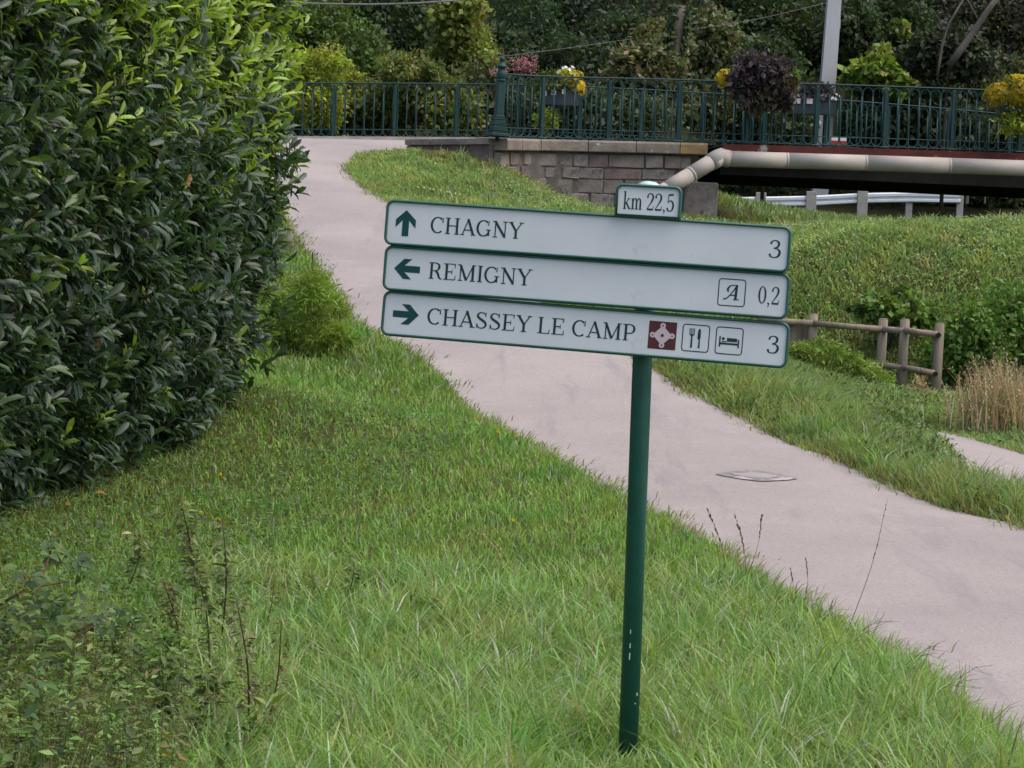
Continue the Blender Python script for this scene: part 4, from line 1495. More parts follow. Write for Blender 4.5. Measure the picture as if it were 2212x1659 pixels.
plant('slope_tree', 'dark green tree right of the concrete utility pole', 'tree', [(1890, 30, 95, 80), (1850, 100, 75, 70), (1960, 90, 75, 70)], 82, 13000, .2, (.034, .058, .022), TG, trunk=.25)
plant('maple_sapling', 'bright green young maple just above the railing, right of the utility pole', 'tree', [(1895, 150, 34, 24), (1905, 122, 18, 18), (1862, 172, 36, 24), (1935, 172, 34, 28)], 77, 3600, .23, (.17, .235, .045), TG, trunk=.04, asp=.8)
plant('brown_tree', 'blackish brown shaded tree at the top right corner', 'tree', [(2060, 40, 110, 85), (2150, 110, 90, 85), (2200, 20, 90, 90)], 86, 12000, .2, (.036, .040, .022), TG, trunk=.25)
plant('low_shrub', 'dull green low shrub right of the young maple', 'bush', [(2005, 165, 80, 40), (2085, 170, 70, 40), (2150, 165, 50, 45)], 77.5, 7500, .2, (.058, .08, .032), SG, trunk=.05, alt=(.13, .09, .06), altf=.12)
for (u, v, lb) in ((1822, 105, 'bright leafy sprig beside the utility pole'), (1990, 118, 'bright leafy sprig high above the low shrub'), (1945, 60, 'faint leafy sprig near the top of the slope tree')):
    plant('maple_sprig', lb, 'branch', [(u, v, 18, 14), (u + 12, v + 12, 14, 9)], 80, 300, .22, (.15, .20, .05), 'bright sprigs on the slope', trunk=.015, asp=.75)
hed = [(690, 250, 75, 52, (.06, .08, .03)), (790, 255, 75, 50, (.075, .10, .035)), (1260, 250, 75, 60, (.055, .075, .03)), (1340, 265, 80, 50, (.042, .06, .025)), (1620, 250, 80, 50, (.045, .062, .028)),
       (1680, 262, 48, 42, (.05, .07, .03)), (1865, 262, 45, 44, (.045, .075, .03)), (1930, 265, 85, 48, (.04, .06, .025)), (2070, 270, 80, 50, (.045, .062, .028)), (2190, 265, 80, 50, (.06, .085, .03))]
hl = ['shaded shrub behind the leftmost posts of the far railing', 'grey green shrub behind the far railing, right of the yellow bush', 'ivy dark shrub behind the railing under the left planter', 'dark shrub behind the railing below the olive shrub',
      'dark shrub behind the railing under the purple planter', 'dark shrub behind the railing left of the utility pole', 'dark shrub behind the railing right of the utility pole', 'dark shrub behind the railing under the young maple',
      'dark shrub behind the railing around the notice board', 'green shrub behind the railing under the right planter']
for (u, v, ru, rv, cl), lb in zip(hed, hl):
    plant('roadside_shrub', lb, 'bush', [(u, v, ru, rv), (u + ru * .3, v + 35, ru * .8, rv * .8)], (54.5 if u < 1400 else 77.5) + random.uniform(-.8, .8), 4200, .15 if u < 1400 else .2, cl, SG, trunk=.05, asp=.6, alt=(.17, .19, .12), altf=.05)
for (u, lb) in ((1600, 'dark bush beyond the guardrail beside the stone pier'), (1720, 'dark bush beyond the guardrail left of the pole foot'), (1880, 'dark bush beyond the guardrail right of the pole foot'), (2010, 'dark bush beyond the guardrail under mid bridge'), (2150, 'dark bush beyond the guardrail at the right edge')):
    plant('verge_bush', lb, 'bush', [(u, 428, 80, 24), (u + 40, 405, 70, 30)], 79.5, 3200, .2, (.05, .075, .03), 'bushes beyond the guardrail', trunk=.06)

for (u, v, ru, rv, d, cl, lb) in ((770, 150, 70, 60, 64, (.045, .07, .026), 'dim shrub in the gap right of the yellow bush'), (1075, 120, 60, 60, 66, (.04, .06, .026), 'dim shrub in the gap left of the iron post finial'), (1240, 150, 75, 55, 66, (.036, .056, .025), 'dim shrub above the railing between the left planter and the olive shrub'),
                            (1330, 90, 60, 60, 70, (.04, .062, .026), 'dim shrub high on the slope left of the ivy trunk'), (1660, 140, 60, 50, 66, (.042, .066, .026), 'dim shrub behind the purple plant'), (1840, 60, 50, 60, 80, (.045, .07, .028), 'dim shrub high right of the utility pole'), (2050, 110, 80, 50, 68, (.036, .05, .024), 'dim shrub under the leaning bare trunk')):
    plant('slope_shrub', lb, 'bush', [(u, v, ru, rv), (u + ru * .5, v + rv * .5, ru * .7, rv * .7), (u - ru * .5, v + rv * .4, ru * .7, rv * .7)], d, 6500, .19, cl, 'dim shrubs filling the slope', trunk=.06)

# ivy trunk and bare leaning trunks
iv = thing('ivy_trunk', at(1450, 180, 57.5), 'broken ivy covered tree trunk standing behind the railing', 'tree')
ivo = Vector(iv.location)
pp = [at(1446, 200, 57.5), at(1452, 140, 57.5), at(1462, 80, 57.5), at(1470, 12, 57.5)]
MB().tube([p - ivo for p in pp], [.17, .16, .14, .12], 10).build('trunk', M['pale_bark'], iv, True)
n = 1500
tt = rng.random(n)
pc = np.array([pp[0].lerp(pp[3], float(x)) for x in tt]) - np.array(ivo)
aa = rng.uniform(-1.3, 4.0, n)
rr_ = .17 + .08 * rng.random(n)
pos = pc + np.stack([-np.cos(aa) * rr_, np.sin(aa) * rr_, rng.normal(0, .02, n)], 1)
out = norm(np.stack([-np.cos(aa), np.sin(aa), np.zeros(n)], 1))
v, t, c = leaves(pos, norm(rand_dirs(n) + np.array([0, 0, -.8]) + out * .4), out + rand_dirs(n) * .4, rng.uniform(.07, .13, n), rng.uniform(.06, .11, n), vary((.06, .095, .04), n, .3), T_LEAF)
obj('ivy', np_mesh('ivy', v, t, c, M['foliage']), iv)
for (pts, d, r, lb) in (([(2075, 108), (2102, 70), (2130, 28), (2172, -30)], 60, (.085, .075, .07, .06), 'thick bare grey trunk leaning to the right at the top right'),
                        ([(2030, 130), (2036, 92), (2050, 50), (2080, 0)], 62, (.035, .03, .025, .02), 'thin bare stem beside the leaning grey trunk')):
    q = [at(u, v, d) for u, v in pts]
    root = thing('bare_trunk', q[0], lb, 'tree trunk', 'bare trunks on the slope')
    q = [q[0] + (q[0] - q[1]) * .9] + q
    MB().tube([p - Vector(root.location) for p in q], [r[0]] + list(r), 9).build('trunk', M['pale_bark'], root, True)
    e = q[2].lerp(q[3], .5)
    MB().tube([e - Vector(root.location), e - Vector(root.location) + Vector((-.3, 0, .5)), e - Vector(root.location) + Vector((-.7, .1, .7))], [r[0] * .3, r[0] * .2, .01], 6).build('branch', M['pale_bark'], root, True)

# the dense wood behind, one mass
nc = 2600
cx = rng.uniform(-24, 24, nc)
cy_ = rng.uniform(88, 112, nc)
cz = G(cx, cy_) + rng.random(nc) ** 1.1 * 11
own = rng.integers(0, nc, 52000)
pos = np.stack([cx, cy_, cz], 1)[own] + rng.normal(size=(52000, 3)) * np.array([.75, .75, .55])
v, t, c = leaves(pos, rand_dirs(52000) + np.array([0, 0, -.3]), rand_dirs(52000) + UP * .6, rng.uniform(.2, .42, 52000), rng.uniform(.12, .24, 52000), vary((.028, .045, .018), nc, .3)[own], T_QUAD)
tag(obj('distant_wood', np_mesh('distant_wood', v, t, c, M['foliage'])), 'dense dark wood covering the slope behind everything', 'wood', kind='stuff')

# ------------------------------------------------------------------ planters
def flowers(n, c, r, size, col, up=.6, a=.15):
    d = rand_dirs(n)
    d[:, 1] = -np.abs(d[:, 1])
    pos = np.array(c)[None] + d * np.array(r)[None] * (.75 + .3 * rng.random((n, 1)))
    parts = []
    cl = vary(col, n, a, .06)
    for k in range(5):
        an = 2 * math.pi * k / 5
        ref = norm(np.cross(d, UP[None] + .01))
        e2 = np.cross(d, ref)
        dd = ref * math.cos(an) + e2 * math.sin(an) + d * .35
        parts.append(leaves(pos, dd, d, size * rng.uniform(.7, 1.2, n), size * .75, cl, T_QUAD))
    return join_np(parts)


def cloud(c, r, n, ls, col, asp=.55, **kw):
    return crown([(c, r)], n, ls, col, asp=asp, **kw)


def planter(label, u0, u1, v0, v1, d, bits, back=.22, labels=()):
    a_, b_ = at(u0, v0, d), at(u1, v1, d)
    loc = Vector(((a_.x + b_.x) / 2, d, b_.z))
    root = thing('flower_planter', loc, label, 'planter', 'flower planters hung on the railings')
    w, h = b_.x - a_.x, a_.z - b_.z
    mb = MB()
    t = .02
    mb.box((0, -back / 2, t / 2), (w * .94, back * .86, t), bevel=.004)
    for s in (-1, 1):
        mb.box((s * (w / 2 - t / 2), -back / 2, h / 2), (t, back, h), bevel=.004)
        mb.box((0, -back / 2 + s * (back / 2 - t / 2), h / 2), (w - 2 * t - .004, t, h), bevel=.004)
    mb.box((0, -back / 2, h - .015), (w + .02, back + .02, .028), bevel=.006)
    mb.build('box', M['planter'], root)
    for s in (-.3, .3):
        mb = MB().box((s * w, .045, h - .02), (.03, .16, .012)).box((s * w, .125, h - .07), (.03, .012, .12))
        mb.build('hook', M['soffit'], root)
    for (uu, vv, ww, hh) in labels:
        c = at(uu, vv, d - back - .02) - loc
        MB().box(c, (ww * d / F, .006, hh * d / F)).build('label_plate', M['label'], root)
    for (nm, kind, us, vs2, ru, rv, n, ls, col) in bits:
        c = at(us, vs2, d - back * .6) - loc
        k = d / F
        r = (ru * k, min(ru, rv) * k * .9, rv * k)
        if kind == 'f':
            v, t_, cc = flowers(n, c, r, ls, col)
            m_ = M['petal']
        elif kind == 'g':
            v, t_, cc = stems(c, r, n, ls, col)
            m_ = M['petal']
        else:
            v, t_, cc = cloud(tuple(c), r, n, ls, col, tmpl=T_LEAF, clump=9, asp=kind, shell=.5)
            m_ = M['foliage']
        if nm == 'white_flowers':
            k5, q4 = 5, len(T_QUAD[0])
            nn = len(v) // (k5 * q4)
            for i in range(nn):
                ids = np.concatenate([np.arange(i * q4, i * q4 + q4) + s * nn * q4 for s in range(k5)])
                tl = np.concatenate([T_QUAD[1] + s * q4 for s in range(k5)])
                obj('white_flower', np_mesh('white_flower', v[ids], tl, cc[ids], m_), root)
            continue
        obj(nm, np_mesh(nm, v, t_, cc, m_), root)
    return root


def stems(c, r, n, ls, col):
    """upright wiry flower spikes"""
    parts = []
    for i in range(n):
        ang = rng.uniform(-.5, .5)
        b = np.array(c) + np.array([rng.uniform(-.6, .6) * r[0], rng.uniform(-.4, .4) * r[1], -r[2]])
        L = r[2] * rng.uniform(1.1, 2.0)
        dv = norm(np.array([[math.sin(ang), rng.uniform(-.2, .2), math.cos(ang)]]))
        parts.append(leaves(b[None], dv, np.array([[0, -1., 0]]), np.array([L]), np.array([.012]), vary((.12, .05, .05), 1), T_QUAD))
        m = 14
        tt = rng.uniform(.35, 1.0, m)
        pos = b[None] + dv * (tt * L)[:, None] + rng.normal(0, .02, (m, 3))
        parts.append(leaves(pos, rand_dirs(m), rand_dirs(m), ls * rng.uniform(.6, 1.2, m), ls * .7, vary(col, m, .25), T_QUAD))
    return join_np(parts)


YEL, WHT, PUR = (.62, .46, .03), (.78, .76, .74), (.070, .050, .062)
planter('planter with pink gaura spikes and yellow flowers, left on the far railing', 1168, 1252, 196, 230, 46.85,
        [('pink_spikes', 'g', 1132, 140, 40, 26, 34, .035, (.50, .24, .25)), ('pink_spikes', 'g', 1080, 152, 34, 14, 12, .035, (.50, .26, .26)), ('leaves', .6, 1195, 180, 55, 24, 900, .09, (.07, .10, .03)), ('yellow_flowers', 'f', 1225, 165, 34, 16, 130, .055, (.50, .46, .04)),
         ('yellow_flowers', 'f', 1250, 190, 16, 20, 60, .05, YEL), ('white_flowers', 'f', 1222, 158, 30, 20, 12, .05, WHT), ('trailing_leaves', .5, 1182, 255, 22, 26, 420, .09, (.15, .20, .03))],
        labels=((1176, 201, 9, 12), (1196, 199, 11, 12), (1218, 198, 8, 10)))
planter('planter with a big purple leaved plant and yellow and white flowers, near railing', 1588, 1704, 196, 228, 41.5,
        [('purple_foliage', .62, 1638, 158, 64, 34, 1500, .115, PUR), ('purple_foliage', .62, 1672, 176, 44, 40, 1100, .105, PUR), ('purple_foliage', .62, 1650, 208, 56, 26, 1100, .125, (.105, .085, .07)), ('purple_foliage', .62, 1606, 176, 26, 26, 420, .1, PUR), ('purple_foliage', .62, 1690, 212, 22, 22, 300, .1, (.06, .048, .04)), ('purple_foliage', .62, 1625, 140, 36, 16, 350, .09, PUR), ('purple_foliage', .62, 1680, 140, 30, 14, 280, .09, PUR), ('yellow_flowers', 'f', 1568, 168, 22, 17, 150, .042, YEL), ('yellow_flowers', 'f', 1608, 180, 14, 5, 10, .035, YEL),
         ('green_leaves', .55, 1703, 175, 17, 30, 420, .08, (.12, .19, .03)), ('white_flowers', 'f', 1706, 195, 16, 40, 26, .05, WHT)])
planter('grey planter with dark foliage and white flowers on the far railing before the utility pole', 1709, 1802, 214, 250, 46.85,
        [('purple_foliage', .6, 1755, 199, 44, 16, 700, .1, PUR), ('white_flowers', 'f', 1788, 212, 26, 10, 16, .06, WHT), ('trailing_leaves', .5, 1740, 262, 28, 12, 160, .08, (.06, .09, .03)), ('white_flowers', 'f', 1748, 265, 30, 12, 10, .045, WHT)],
        labels=((1724, 218, 10, 11), (1749, 218, 13, 12)))
planter('planter full of golden yellow chrysanthemums at the right edge of the near railing', 2140, 2262, 218, 245, 41.75,
        [('yellow_flowers', 'f', 2165, 205, 38, 26, 420, .045, (.50, .36, .03)), ('yellow_flowers', 'f', 2210, 200, 46, 34, 520, .045, (.46, .34, .03)), ('yellow_flowers', 'f', 2200, 176, 34, 14, 150, .045, (.55, .45, .03)), ('yellow_flowers', 'f', 2150, 222, 18, 16, 80, .04, (.42, .34, .04)), ('leaves', .55, 2192, 200, 60, 30, 700, .08, (.10, .12, .03)), ('trailing_leaves', .4, 2196, 258, 38, 26, 700, .09, (.24, .28, .03))])

# ------------------------------------------------------------------ laurel hedge
HA = np.array([-3.25, 10.6])
HB = np.array([-1.80, 19.0])
HL = float(np.linalg.norm(HB - HA))
hd = (HB - HA) / HL
hn = np.array([hd[1], -hd[0]])          # outward, towards the path


def hedge_surf(s, q):
    """s along the hedge, q round its section: 0 base of the face .. 1 shoulder .. 1.6 top middle; returns point and normal"""
    lump = .05 * np.sin(s * 1.3 + q * 2) + .04 * np.sin(s * 3.1 - q * 9 + 1) + .03 * np.sin(s * 7 + q * 15)
    endr = np.clip((s - (HL - .75)) / .75, 0, 1)
    hgt = 3.45 - .1 * (s / HL)
    face = np.clip(q, 0, 1)
    over = np.clip(q - 1, 0, 1)
    th = over * math.pi / 2 / .6
    z = np.where(q <= 1, .06 + face * (hgt - .59), hgt - .53 + .53 * np.sin(th))
    outd = np.where(q <= 1, -.06 + .34 * np.sin(np.clip(face * 1.5, 0, 1) * math.pi / 2), .28 - .75 * (1 - np.cos(th)))
    outd = outd + lump - .55 * endr ** 2
    z = z - .30 * endr ** 2 * (q > .9)
    p = np.stack([HA[0] + hd[0] * s + hn[0] * outd, HA[1] + hd[1] * s + hn[1] * outd, z], -1)
    nx = np.where(q <= 1, 1.0, np.cos(th))
    nz = np.where(q <= 1, .05, np.sin(th) + .05)
    nrm = np.stack([hn[0] * nx + hd[0] * endr * 1.2, hn[1] * nx + hd[1] * endr * 1.2, nz], -1)
    return p, norm(nrm)


def hedge_end(r, z):
    """far end of the hedge, r across from the face (0) to the back (1.6 m)"""
    w = r * 1.6
    p = np.stack([HB[0] - hn[0] * (w - .1) + hd[0] * .12 * np.sin(r * 3.1), HB[1] - hn[1] * (w - .1) + hd[1] * (.12 * np.sin(r * 3.1) - .1), z], -1)
    nrm = np.broadcast_to(np.array([hd[0] * .9 + hn[0] * .3, hd[1] * .9 + hn[1] * .3, .15]), p.shape)
    return p, norm(np.array(nrm))


hedge = thing('laurel_hedge', (HA[0] + hd[0] * 5, HA[1] + hd[1] * 5, G1(-2.9, 15)), 'tall clipped laurel hedge with glossy dark leaves along the left side', 'hedge')
ho = np.array(hedge.location)
NS = 4800
s_ = rng.uniform(0, HL, NS)
q_ = rng.random(NS) * 1.58 - .04
P1, N1 = hedge_surf(s_, q_)
NE = 420
P2, N2 = hedge_end(rng.random(NE), rng.uniform(.2, 3.15, NE))
SPOS = np.concatenate([P1, P2])
SN = np.concatenate([N1, N2])
top_share = np.concatenate([np.clip((q_ - .60 + .42 * (s_ / HL - .62) + .05 * np.sin(s_ * 2.1)) / .38, 0, 1) * 1.1 + .9 * np.clip((s_ - (HL - .45)) / .45, 0, 1) + .05, np.full(NE, .95)])
SPOS[:, 2] += G(SPOS[:, 0], SPOS[:, 1])
SPOS += SN * rng.normal(-.05, .07, (len(SPOS), 1))
nsh = len(SPOS)
shoot = norm(SN * .75 + UP * rng.uniform(.1, .9, (nsh, 1)) + rand_dirs(nsh) * .45)
young = rng.random(nsh) < top_share * .68
LP, LD, LN, LLn, LW, LC, LR = [], [], [], [], [], [], []
per = 9
for k in range(per):
    f = k / (per - 1)
    ph = k * 2.4 + rng.uniform(0, 6.28, nsh)
    ref = norm(np.cross(shoot, UP[None] + .02))
    e2 = np.cross(shoot, ref)
    radial = ref * np.cos(ph)[:, None] + e2 * np.sin(ph)[:, None]
    sp = np.radians(82 - 48 * f + rng.normal(0, 9, nsh))[:, None]
    dl = shoot * np.cos(sp) + radial * np.sin(sp)
    droop = np.where(young, -.02, .42) * (1 - f * .4)
    dl = norm(dl - UP[None] * droop[:, None])
    LP.append(SPOS - shoot * (.16 * (1 - f)))
    LD.append(dl)
    LN.append(norm(shoot * .75 + UP[None] * .6 + SN * .35 - radial * .1 + rand_dirs(nsh) * .25))
    ll = rng.uniform(.095, .145, nsh) * np.where(young, .85, 1)
    LLn.append(ll)
    LW.append(ll * rng.uniform(.29, .38, nsh))
    cm = vary((.043, .080, .034), nsh, .25, .08)
    cyg = vary((.25, .36, .05), nsh, .18, .06)
    mixy = np.where(young, .45 + .55 * f, 0)[:, None]
    cc = cm * (1 - mixy) + cyg * mixy
    dead_ = rng.random(nsh) < .0006
    cc[dead_] = (.28, .13, .03)
    LC.append(cc)
    LR.append(np.full(nsh, f))
LP, LD, LN, LLn, LW, LC = map(np.concatenate, (LP, LD, LN, LLn, LW, LC))
LR = np.concatenate(LR)
# the 300 nearest, outermost leaves that stand in the picture are parts of their own
infr = (LP[:, 0] / LP[:, 1] > -.195) & (LP[:, 2] < 1.55 + .15 * LP[:, 1] * .95) & (LR > .5)
score = np.where(infr, LLn * LW / LP[:, 1] ** 2, 0)
big = np.argsort(-score)[:300]
rest = np.ones(len(LP), bool)
rest[big] = False
v, t, c = leaves(LP[rest] - ho, LD[rest], LN[rest], LLn[rest], LW[rest], LC[rest], T_LAUREL8)
tag(obj('foliage', np_mesh('foliage', v, t, c, M['laurel']), hedge), kind='stuff')
LM = []
for i in range(5):
    cl = np.tile(np.array([(.043, .080, .034), (.036, .068, .030), (.052, .094, .036), (.16, .24, .04), (.08, .13, .042)][i]), (11, 1))
    LM.append(np_mesh('laurel_leaf', T_LAUREL[0], T_LAUREL[1], cl, M['laurel']))
for i in big:
    d = Vector(LD[i]).normalized()
    nn = Vector(LN[i])
    nn = (nn - d * nn.dot(d)).normalized()
    sd2 = nn.cross(d)
    kcol = 3 if LC[i][1] > .12 else (4 if LC[i][1] > .085 else int(rng.integers(0, 3)))
    o = obj('leaf', LM[kcol], hedge)
    m4 = Matrix((d * LLn[i], sd2 * LW[i], nn * LLn[i])).transposed().to_4x4()
    m4.translation = Vector(LP[i] - ho)
    o.matrix_local = m4
# woody interior
mb = MB()
for i in range(70):
    s0 = random.uniform(0, HL - .3)
    b = HA + hd * s0 - hn * random.uniform(.15, .9)
    gz = G1(b[0], b[1])
    tip, _ = hedge_surf(np.array([min(max(s0 + random.uniform(-.5, .5), 0), HL)]), np.array([random.uniform(.1, 1.2)]))
    tp = Vector(tip[0]) + Vector((0, 0, gz))
    bs = Vector((b[0], b[1], gz - .1))
    md = bs.lerp(tp, .55) + Vector((-.12 * hn[0], -.12 * hn[1], .25))
    o3 = Vector(ho)
    mb.tube([bs - o3, md - o3, tp - o3], [.018, .012, .004], 5)
mb.build('branches', M['bark'], hedge, True)
# inner older leaves that close the hedge
NI = 9500
si = rng.uniform(0, HL - .25, NI)
qi = rng.random(NI) * 1.5
Pi, Ni = hedge_surf(si, qi)
Pi -= Ni * rng.uniform(.12, .5, (NI, 1))
Pi[:, 2] += G(Pi[:, 0], Pi[:, 1])
v, t, c = leaves(Pi - ho, rand_dirs(NI) + Ni * .5, rand_dirs(NI) + Ni, rng.uniform(.12, .17, NI), rng.uniform(.06, .085, NI), vary((.04, .07, .03), NI, .2), T_LEAF)
tag(obj('inner_foliage', np_mesh('inner_foliage', v, t, c, M['laurel']), hedge), kind='stuff')

# feathery shrub at the hedge end
plant('feathery_shrub', 'feathery yellow green shrub at the foot of the hedge end beside the path', 'bush', [(672, 630, 46, 46), (635, 680, 48, 60), (712, 668, 34, 34), (690, 720, 50, 36), (630, 745, 50, 36), (690, 752, 45, 26), (735, 730, 30, 24)], 23.2, 15000, .075, (.17, .25, .035), None, trunk=.02, asp=.13, clump=30)

# ------------------------------------------------------------------ bushes on the bank
plant('bramble_bush', 'dense bright green bush right of the wooden fence end', 'bush', [(2110, 740, 80, 85), (2200, 720, 90, 100), (2060, 800, 55, 60), (2150, 830, 70, 50), (2260, 800, 80, 80)], 34.8, 17000, .085, (.10, .175, .032), 'bushes on the grass bank', trunk=.04, asp=.7, clump=16)
plant('bank_bush', 'small leafy bush halfway up the bank above the fence', 'bush', [(1900, 665, 50, 24), (1950, 660, 45, 30), (1990, 690, 45, 28), (1860, 670, 28, 14)], 35.6, 3200, .10, (.13, .21, .045), 'bushes on the grass bank', trunk=.02, asp=.75, clump=14)
plant('fern_clump', 'pale green ferny weeds on the verge left of the fence', 'weeds', [(1760, 765, 70, 26), (1830, 795, 60, 24), (1880, 830, 40, 30)], 32.4, 5000, .1, (.16, .235, .04), None, trunk=.01, asp=.2)

# ------------------------------------------------------------------ grass
def blades(x, y, h, w, bend, az, col, zoff=-.01, lite=False):
    n = len(x)
    base = np.stack([x, y, G(x, y) + zoff], 1)
    ld = np.stack([np.cos(az), np.sin(az), np.zeros(n)], 1)
    wa = az + math.pi / 2 + rng.normal(0, .5, n)
    sdv = np.stack([np.cos(wa), np.sin(wa), np.zeros(n)], 1)
    if lite:
        ts, ws = [0, .55, 1.0], [.95, .85, 0]
        tt = np.array([[0, 1, 3], [0, 3, 2], [2, 3, 4]])
    else:
        ts, ws = [0, .4, .75, 1.0], [.9, 1.0, .62, 0]
        tt = np.array([[0, 1, 3], [0, 3, 2], [2, 3, 5], [2, 5, 4], [4, 5, 6]])
    nv = 2 * len(ts) - 1
    V = np.empty((n, nv, 3))
    for i, tq in enumerate(ts):
        c = base + UP[None] * (h * (tq - .42 * bend * tq ** 2.2))[:, None] + ld * (h * bend * tq ** 1.7)[:, None]
        if i < len(ts) - 1:
            V[:, 2 * i] = c + sdv * (w * ws[i] * .5)[:, None]
            V[:, 2 * i + 1] = c - sdv * (w * ws[i] * .5)[:, None]
        else:
            V[:, nv - 1] = c
    T = (tt[None] + (np.arange(n) * nv)[:, None, None]).reshape(-1, 3)
    return V.reshape(-1, 3), T, np.repeat(col, nv, axis=0)


def grass_cols(x, y, base, straw=.06, a=.18):
    n = len(x)
    p = smooth_noise(x, y, 1.6, 1)[:, None] * .5 + smooth_noise(x, y, 5.0, 2)[:, None] * .3
    c = vary(base, n, a, .07) * (1 + .28 * p)
    c[:, 0] *= (1 + .16 * smooth_noise(x * 1.4, y * .8, 2.3, 5))
    pk = smooth_noise(x, y, 3.1, 8) > .32
    c[pk] *= np.array([.78, .96, .9])
    py_ = smooth_noise(x, y, 2.7, 14) > .38
    c[py_] *= np.array([1.08, 1.03, 1.0])
    s = rng.random(n) < straw
    c[s] = vary((.30, .28, .13), s.sum(), .2)
    s = rng.random(n) < .05
    c[s] = vary((.26, .32, .21), s.sum(), .15)
    return np.clip(c, .005, .8)


def sample(n, y0, y1, xl, xr, p):
    """n points with density falling as y**-p"""
    u = rng.random(n * 2)
    e = 1 - p + 1
    y = (y0 ** e + u * (y1 ** e - y0 ** e)) ** (1 / e) if abs(e) > 1e-6 else y0 * (y1 / y0) ** u
    a_, b_ = xl(y), xr(y)
    wmax = np.max((b_ - a_) / y)
    keep = rng.random(len(y)) < np.clip((b_ - a_) / y / wmax, 0, 1)
    y, a_, b_ = y[keep], a_[keep], b_[keep]
    return a_ + (b_ - a_) * rng.random(len(y)), y


def hedge_face_x(y):
    s = (y - HA[1]) / hd[1]
    return np.where(y < HB[1] + .2, HA[0] + hd[0] * s - .25, -30)


fl = lambda y: np.maximum(-.212 * y - .35, hedge_face_x(y))
x, y = sample(138000, 5.4, 30, fl, lambda y: path_l(y) + .1, 1.35)
edge = np.clip((path_l(y) + .1 - x) / .5, 0, 1)
near = np.clip((11.5 - y) / 3.5, 0, 1)
patch_ = .5 + .5 * smooth_noise(x, y, 1.9, 7)
h = (.06 + .03 * patch_) * (1 - near) + near * (.10 + .10 * patch_)
h = h * rng.uniform(.55, 1.35, len(x)) + (1 - edge) * .035
foot = (np.abs(x - .345) < .22) & (y > 5.6) & (y < 8.05)
h[foot] *= .6
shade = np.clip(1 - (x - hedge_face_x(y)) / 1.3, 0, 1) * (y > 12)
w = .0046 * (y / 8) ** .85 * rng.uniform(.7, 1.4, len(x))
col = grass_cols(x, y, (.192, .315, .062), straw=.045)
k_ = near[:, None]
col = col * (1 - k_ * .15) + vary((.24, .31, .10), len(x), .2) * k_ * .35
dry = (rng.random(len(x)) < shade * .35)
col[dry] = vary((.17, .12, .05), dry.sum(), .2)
bb, zz2 = rng.uniform(.15, .95, len(x)), rng.uniform(0, 6.28, len(x))
nr_ = y < 11
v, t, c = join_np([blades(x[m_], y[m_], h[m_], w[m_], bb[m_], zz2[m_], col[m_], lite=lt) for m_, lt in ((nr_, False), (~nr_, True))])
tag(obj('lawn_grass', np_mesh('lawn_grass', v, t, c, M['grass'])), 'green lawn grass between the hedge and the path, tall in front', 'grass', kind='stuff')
# longer arching blades near the camera, in tufts
nt = 1250
tx, ty = sample(nt, 5.6, 12.5, lambda y: -.1 * y - .2, lambda y: path_l(y) + .02, 1.0)
X, Y, H, B, AZ = [], [], [], [], []
for a_, b_ in zip(tx, ty):
    m = rng.integers(8, 22)
    X.append(a_ + rng.normal(0, .035, m))
    Y.append(b_ + rng.normal(0, .035, m))
    H.append((.5 if abs(a_ - .345) < .24 and 5.6 < b_ < 8.1 else 1) * rng.uniform(.13, .33, m) * (.7 + .3 * min(1, max(0, (11.5 - b_) / 3))))
    B.append(rng.uniform(.3, 1.15, m))
    AZ.append(rng.uniform(0, 6.28, m))
X, Y, H, B, AZ = map(np.concatenate, (X, Y, H, B, AZ))
col = grass_cols(X, Y, (.21, .315, .085), straw=.08)
pal = rng.random(len(X)) < .05
col[pal] = vary((.42, .46, .34), pal.sum(), .12)
v, t, c = blades(X, Y, H, .0062 * rng.uniform(.6, 1.5, len(X)), B, AZ, col)
tag(obj('tuft_grass', np_mesh('tuft_grass', v, t, c, M['grass'])), 'long arching grass tufts around the foot of the signpost', 'grass', kind='stuff')
# small round ground-cover leaves in the lawn
x, y = sample(16000, 7.5, 24, fl, lambda y: np.minimum(path_l(y) - .1, fl(y) + 1.9), 1.2)
n = len(x)
pos = np.stack([x, y, G(x, y) + rng.uniform(.02, .075, n)], 1)
v, t, c = leaves(pos, np.stack([rng.normal(size=n), rng.normal(size=n), rng.normal(0, .25, n)], 1), UP[None] + rand_dirs(n) * .5, rng.uniform(.02, .045, n), rng.uniform(.015, .03, n), vary((.085, .15, .045), n, .25), T_QUAD)
tag(obj('clover_cover', np_mesh('clover_cover', v, t, c, M['foliage'])), 'low clover and weed leaves in the lawn near the hedge', 'ground cover', kind='stuff')

# creeping fringe over both path edges
n = 15000
y = 5.5 * (40 / 5.5) ** rng.random(n)
side = rng.random(n) < .5
off = np.abs(rng.normal(0, .085, n)) * (.6 + .8 * np.clip(smooth_noise(y, y * 0, 3.0, 31) + .5, 0, 1.4))
x = np.where(side, path_l(y) + .02 + off, path_r(y) - .02 - off)
k_ = (x > -.23 * y) & (x < .23 * y)
x, y, side = x[k_], y[k_], side[k_]
col = grass_cols(x, y, (.17, .235, .06), straw=.12)
bd_ = rng.random(len(x)) < .22
col[bd_] = vary((.20, .145, .085), bd_.sum(), .25)
v, t, c = blades(x, y, rng.uniform(.03, .11, len(x)), .0048 * (y / 9) ** .85 * rng.uniform(.7, 1.4, len(x)), rng.uniform(.5, 1.3, len(x)), np.where(side, 0, math.pi) + rng.normal(0, .9, len(x)), col, zoff=.0, lite=True)
tag(obj('edge_fringe', np_mesh('edge_fringe', v, t, c, M['grass'])), 'ragged grass creeping over both edges of the path', 'grass', kind='stuff')

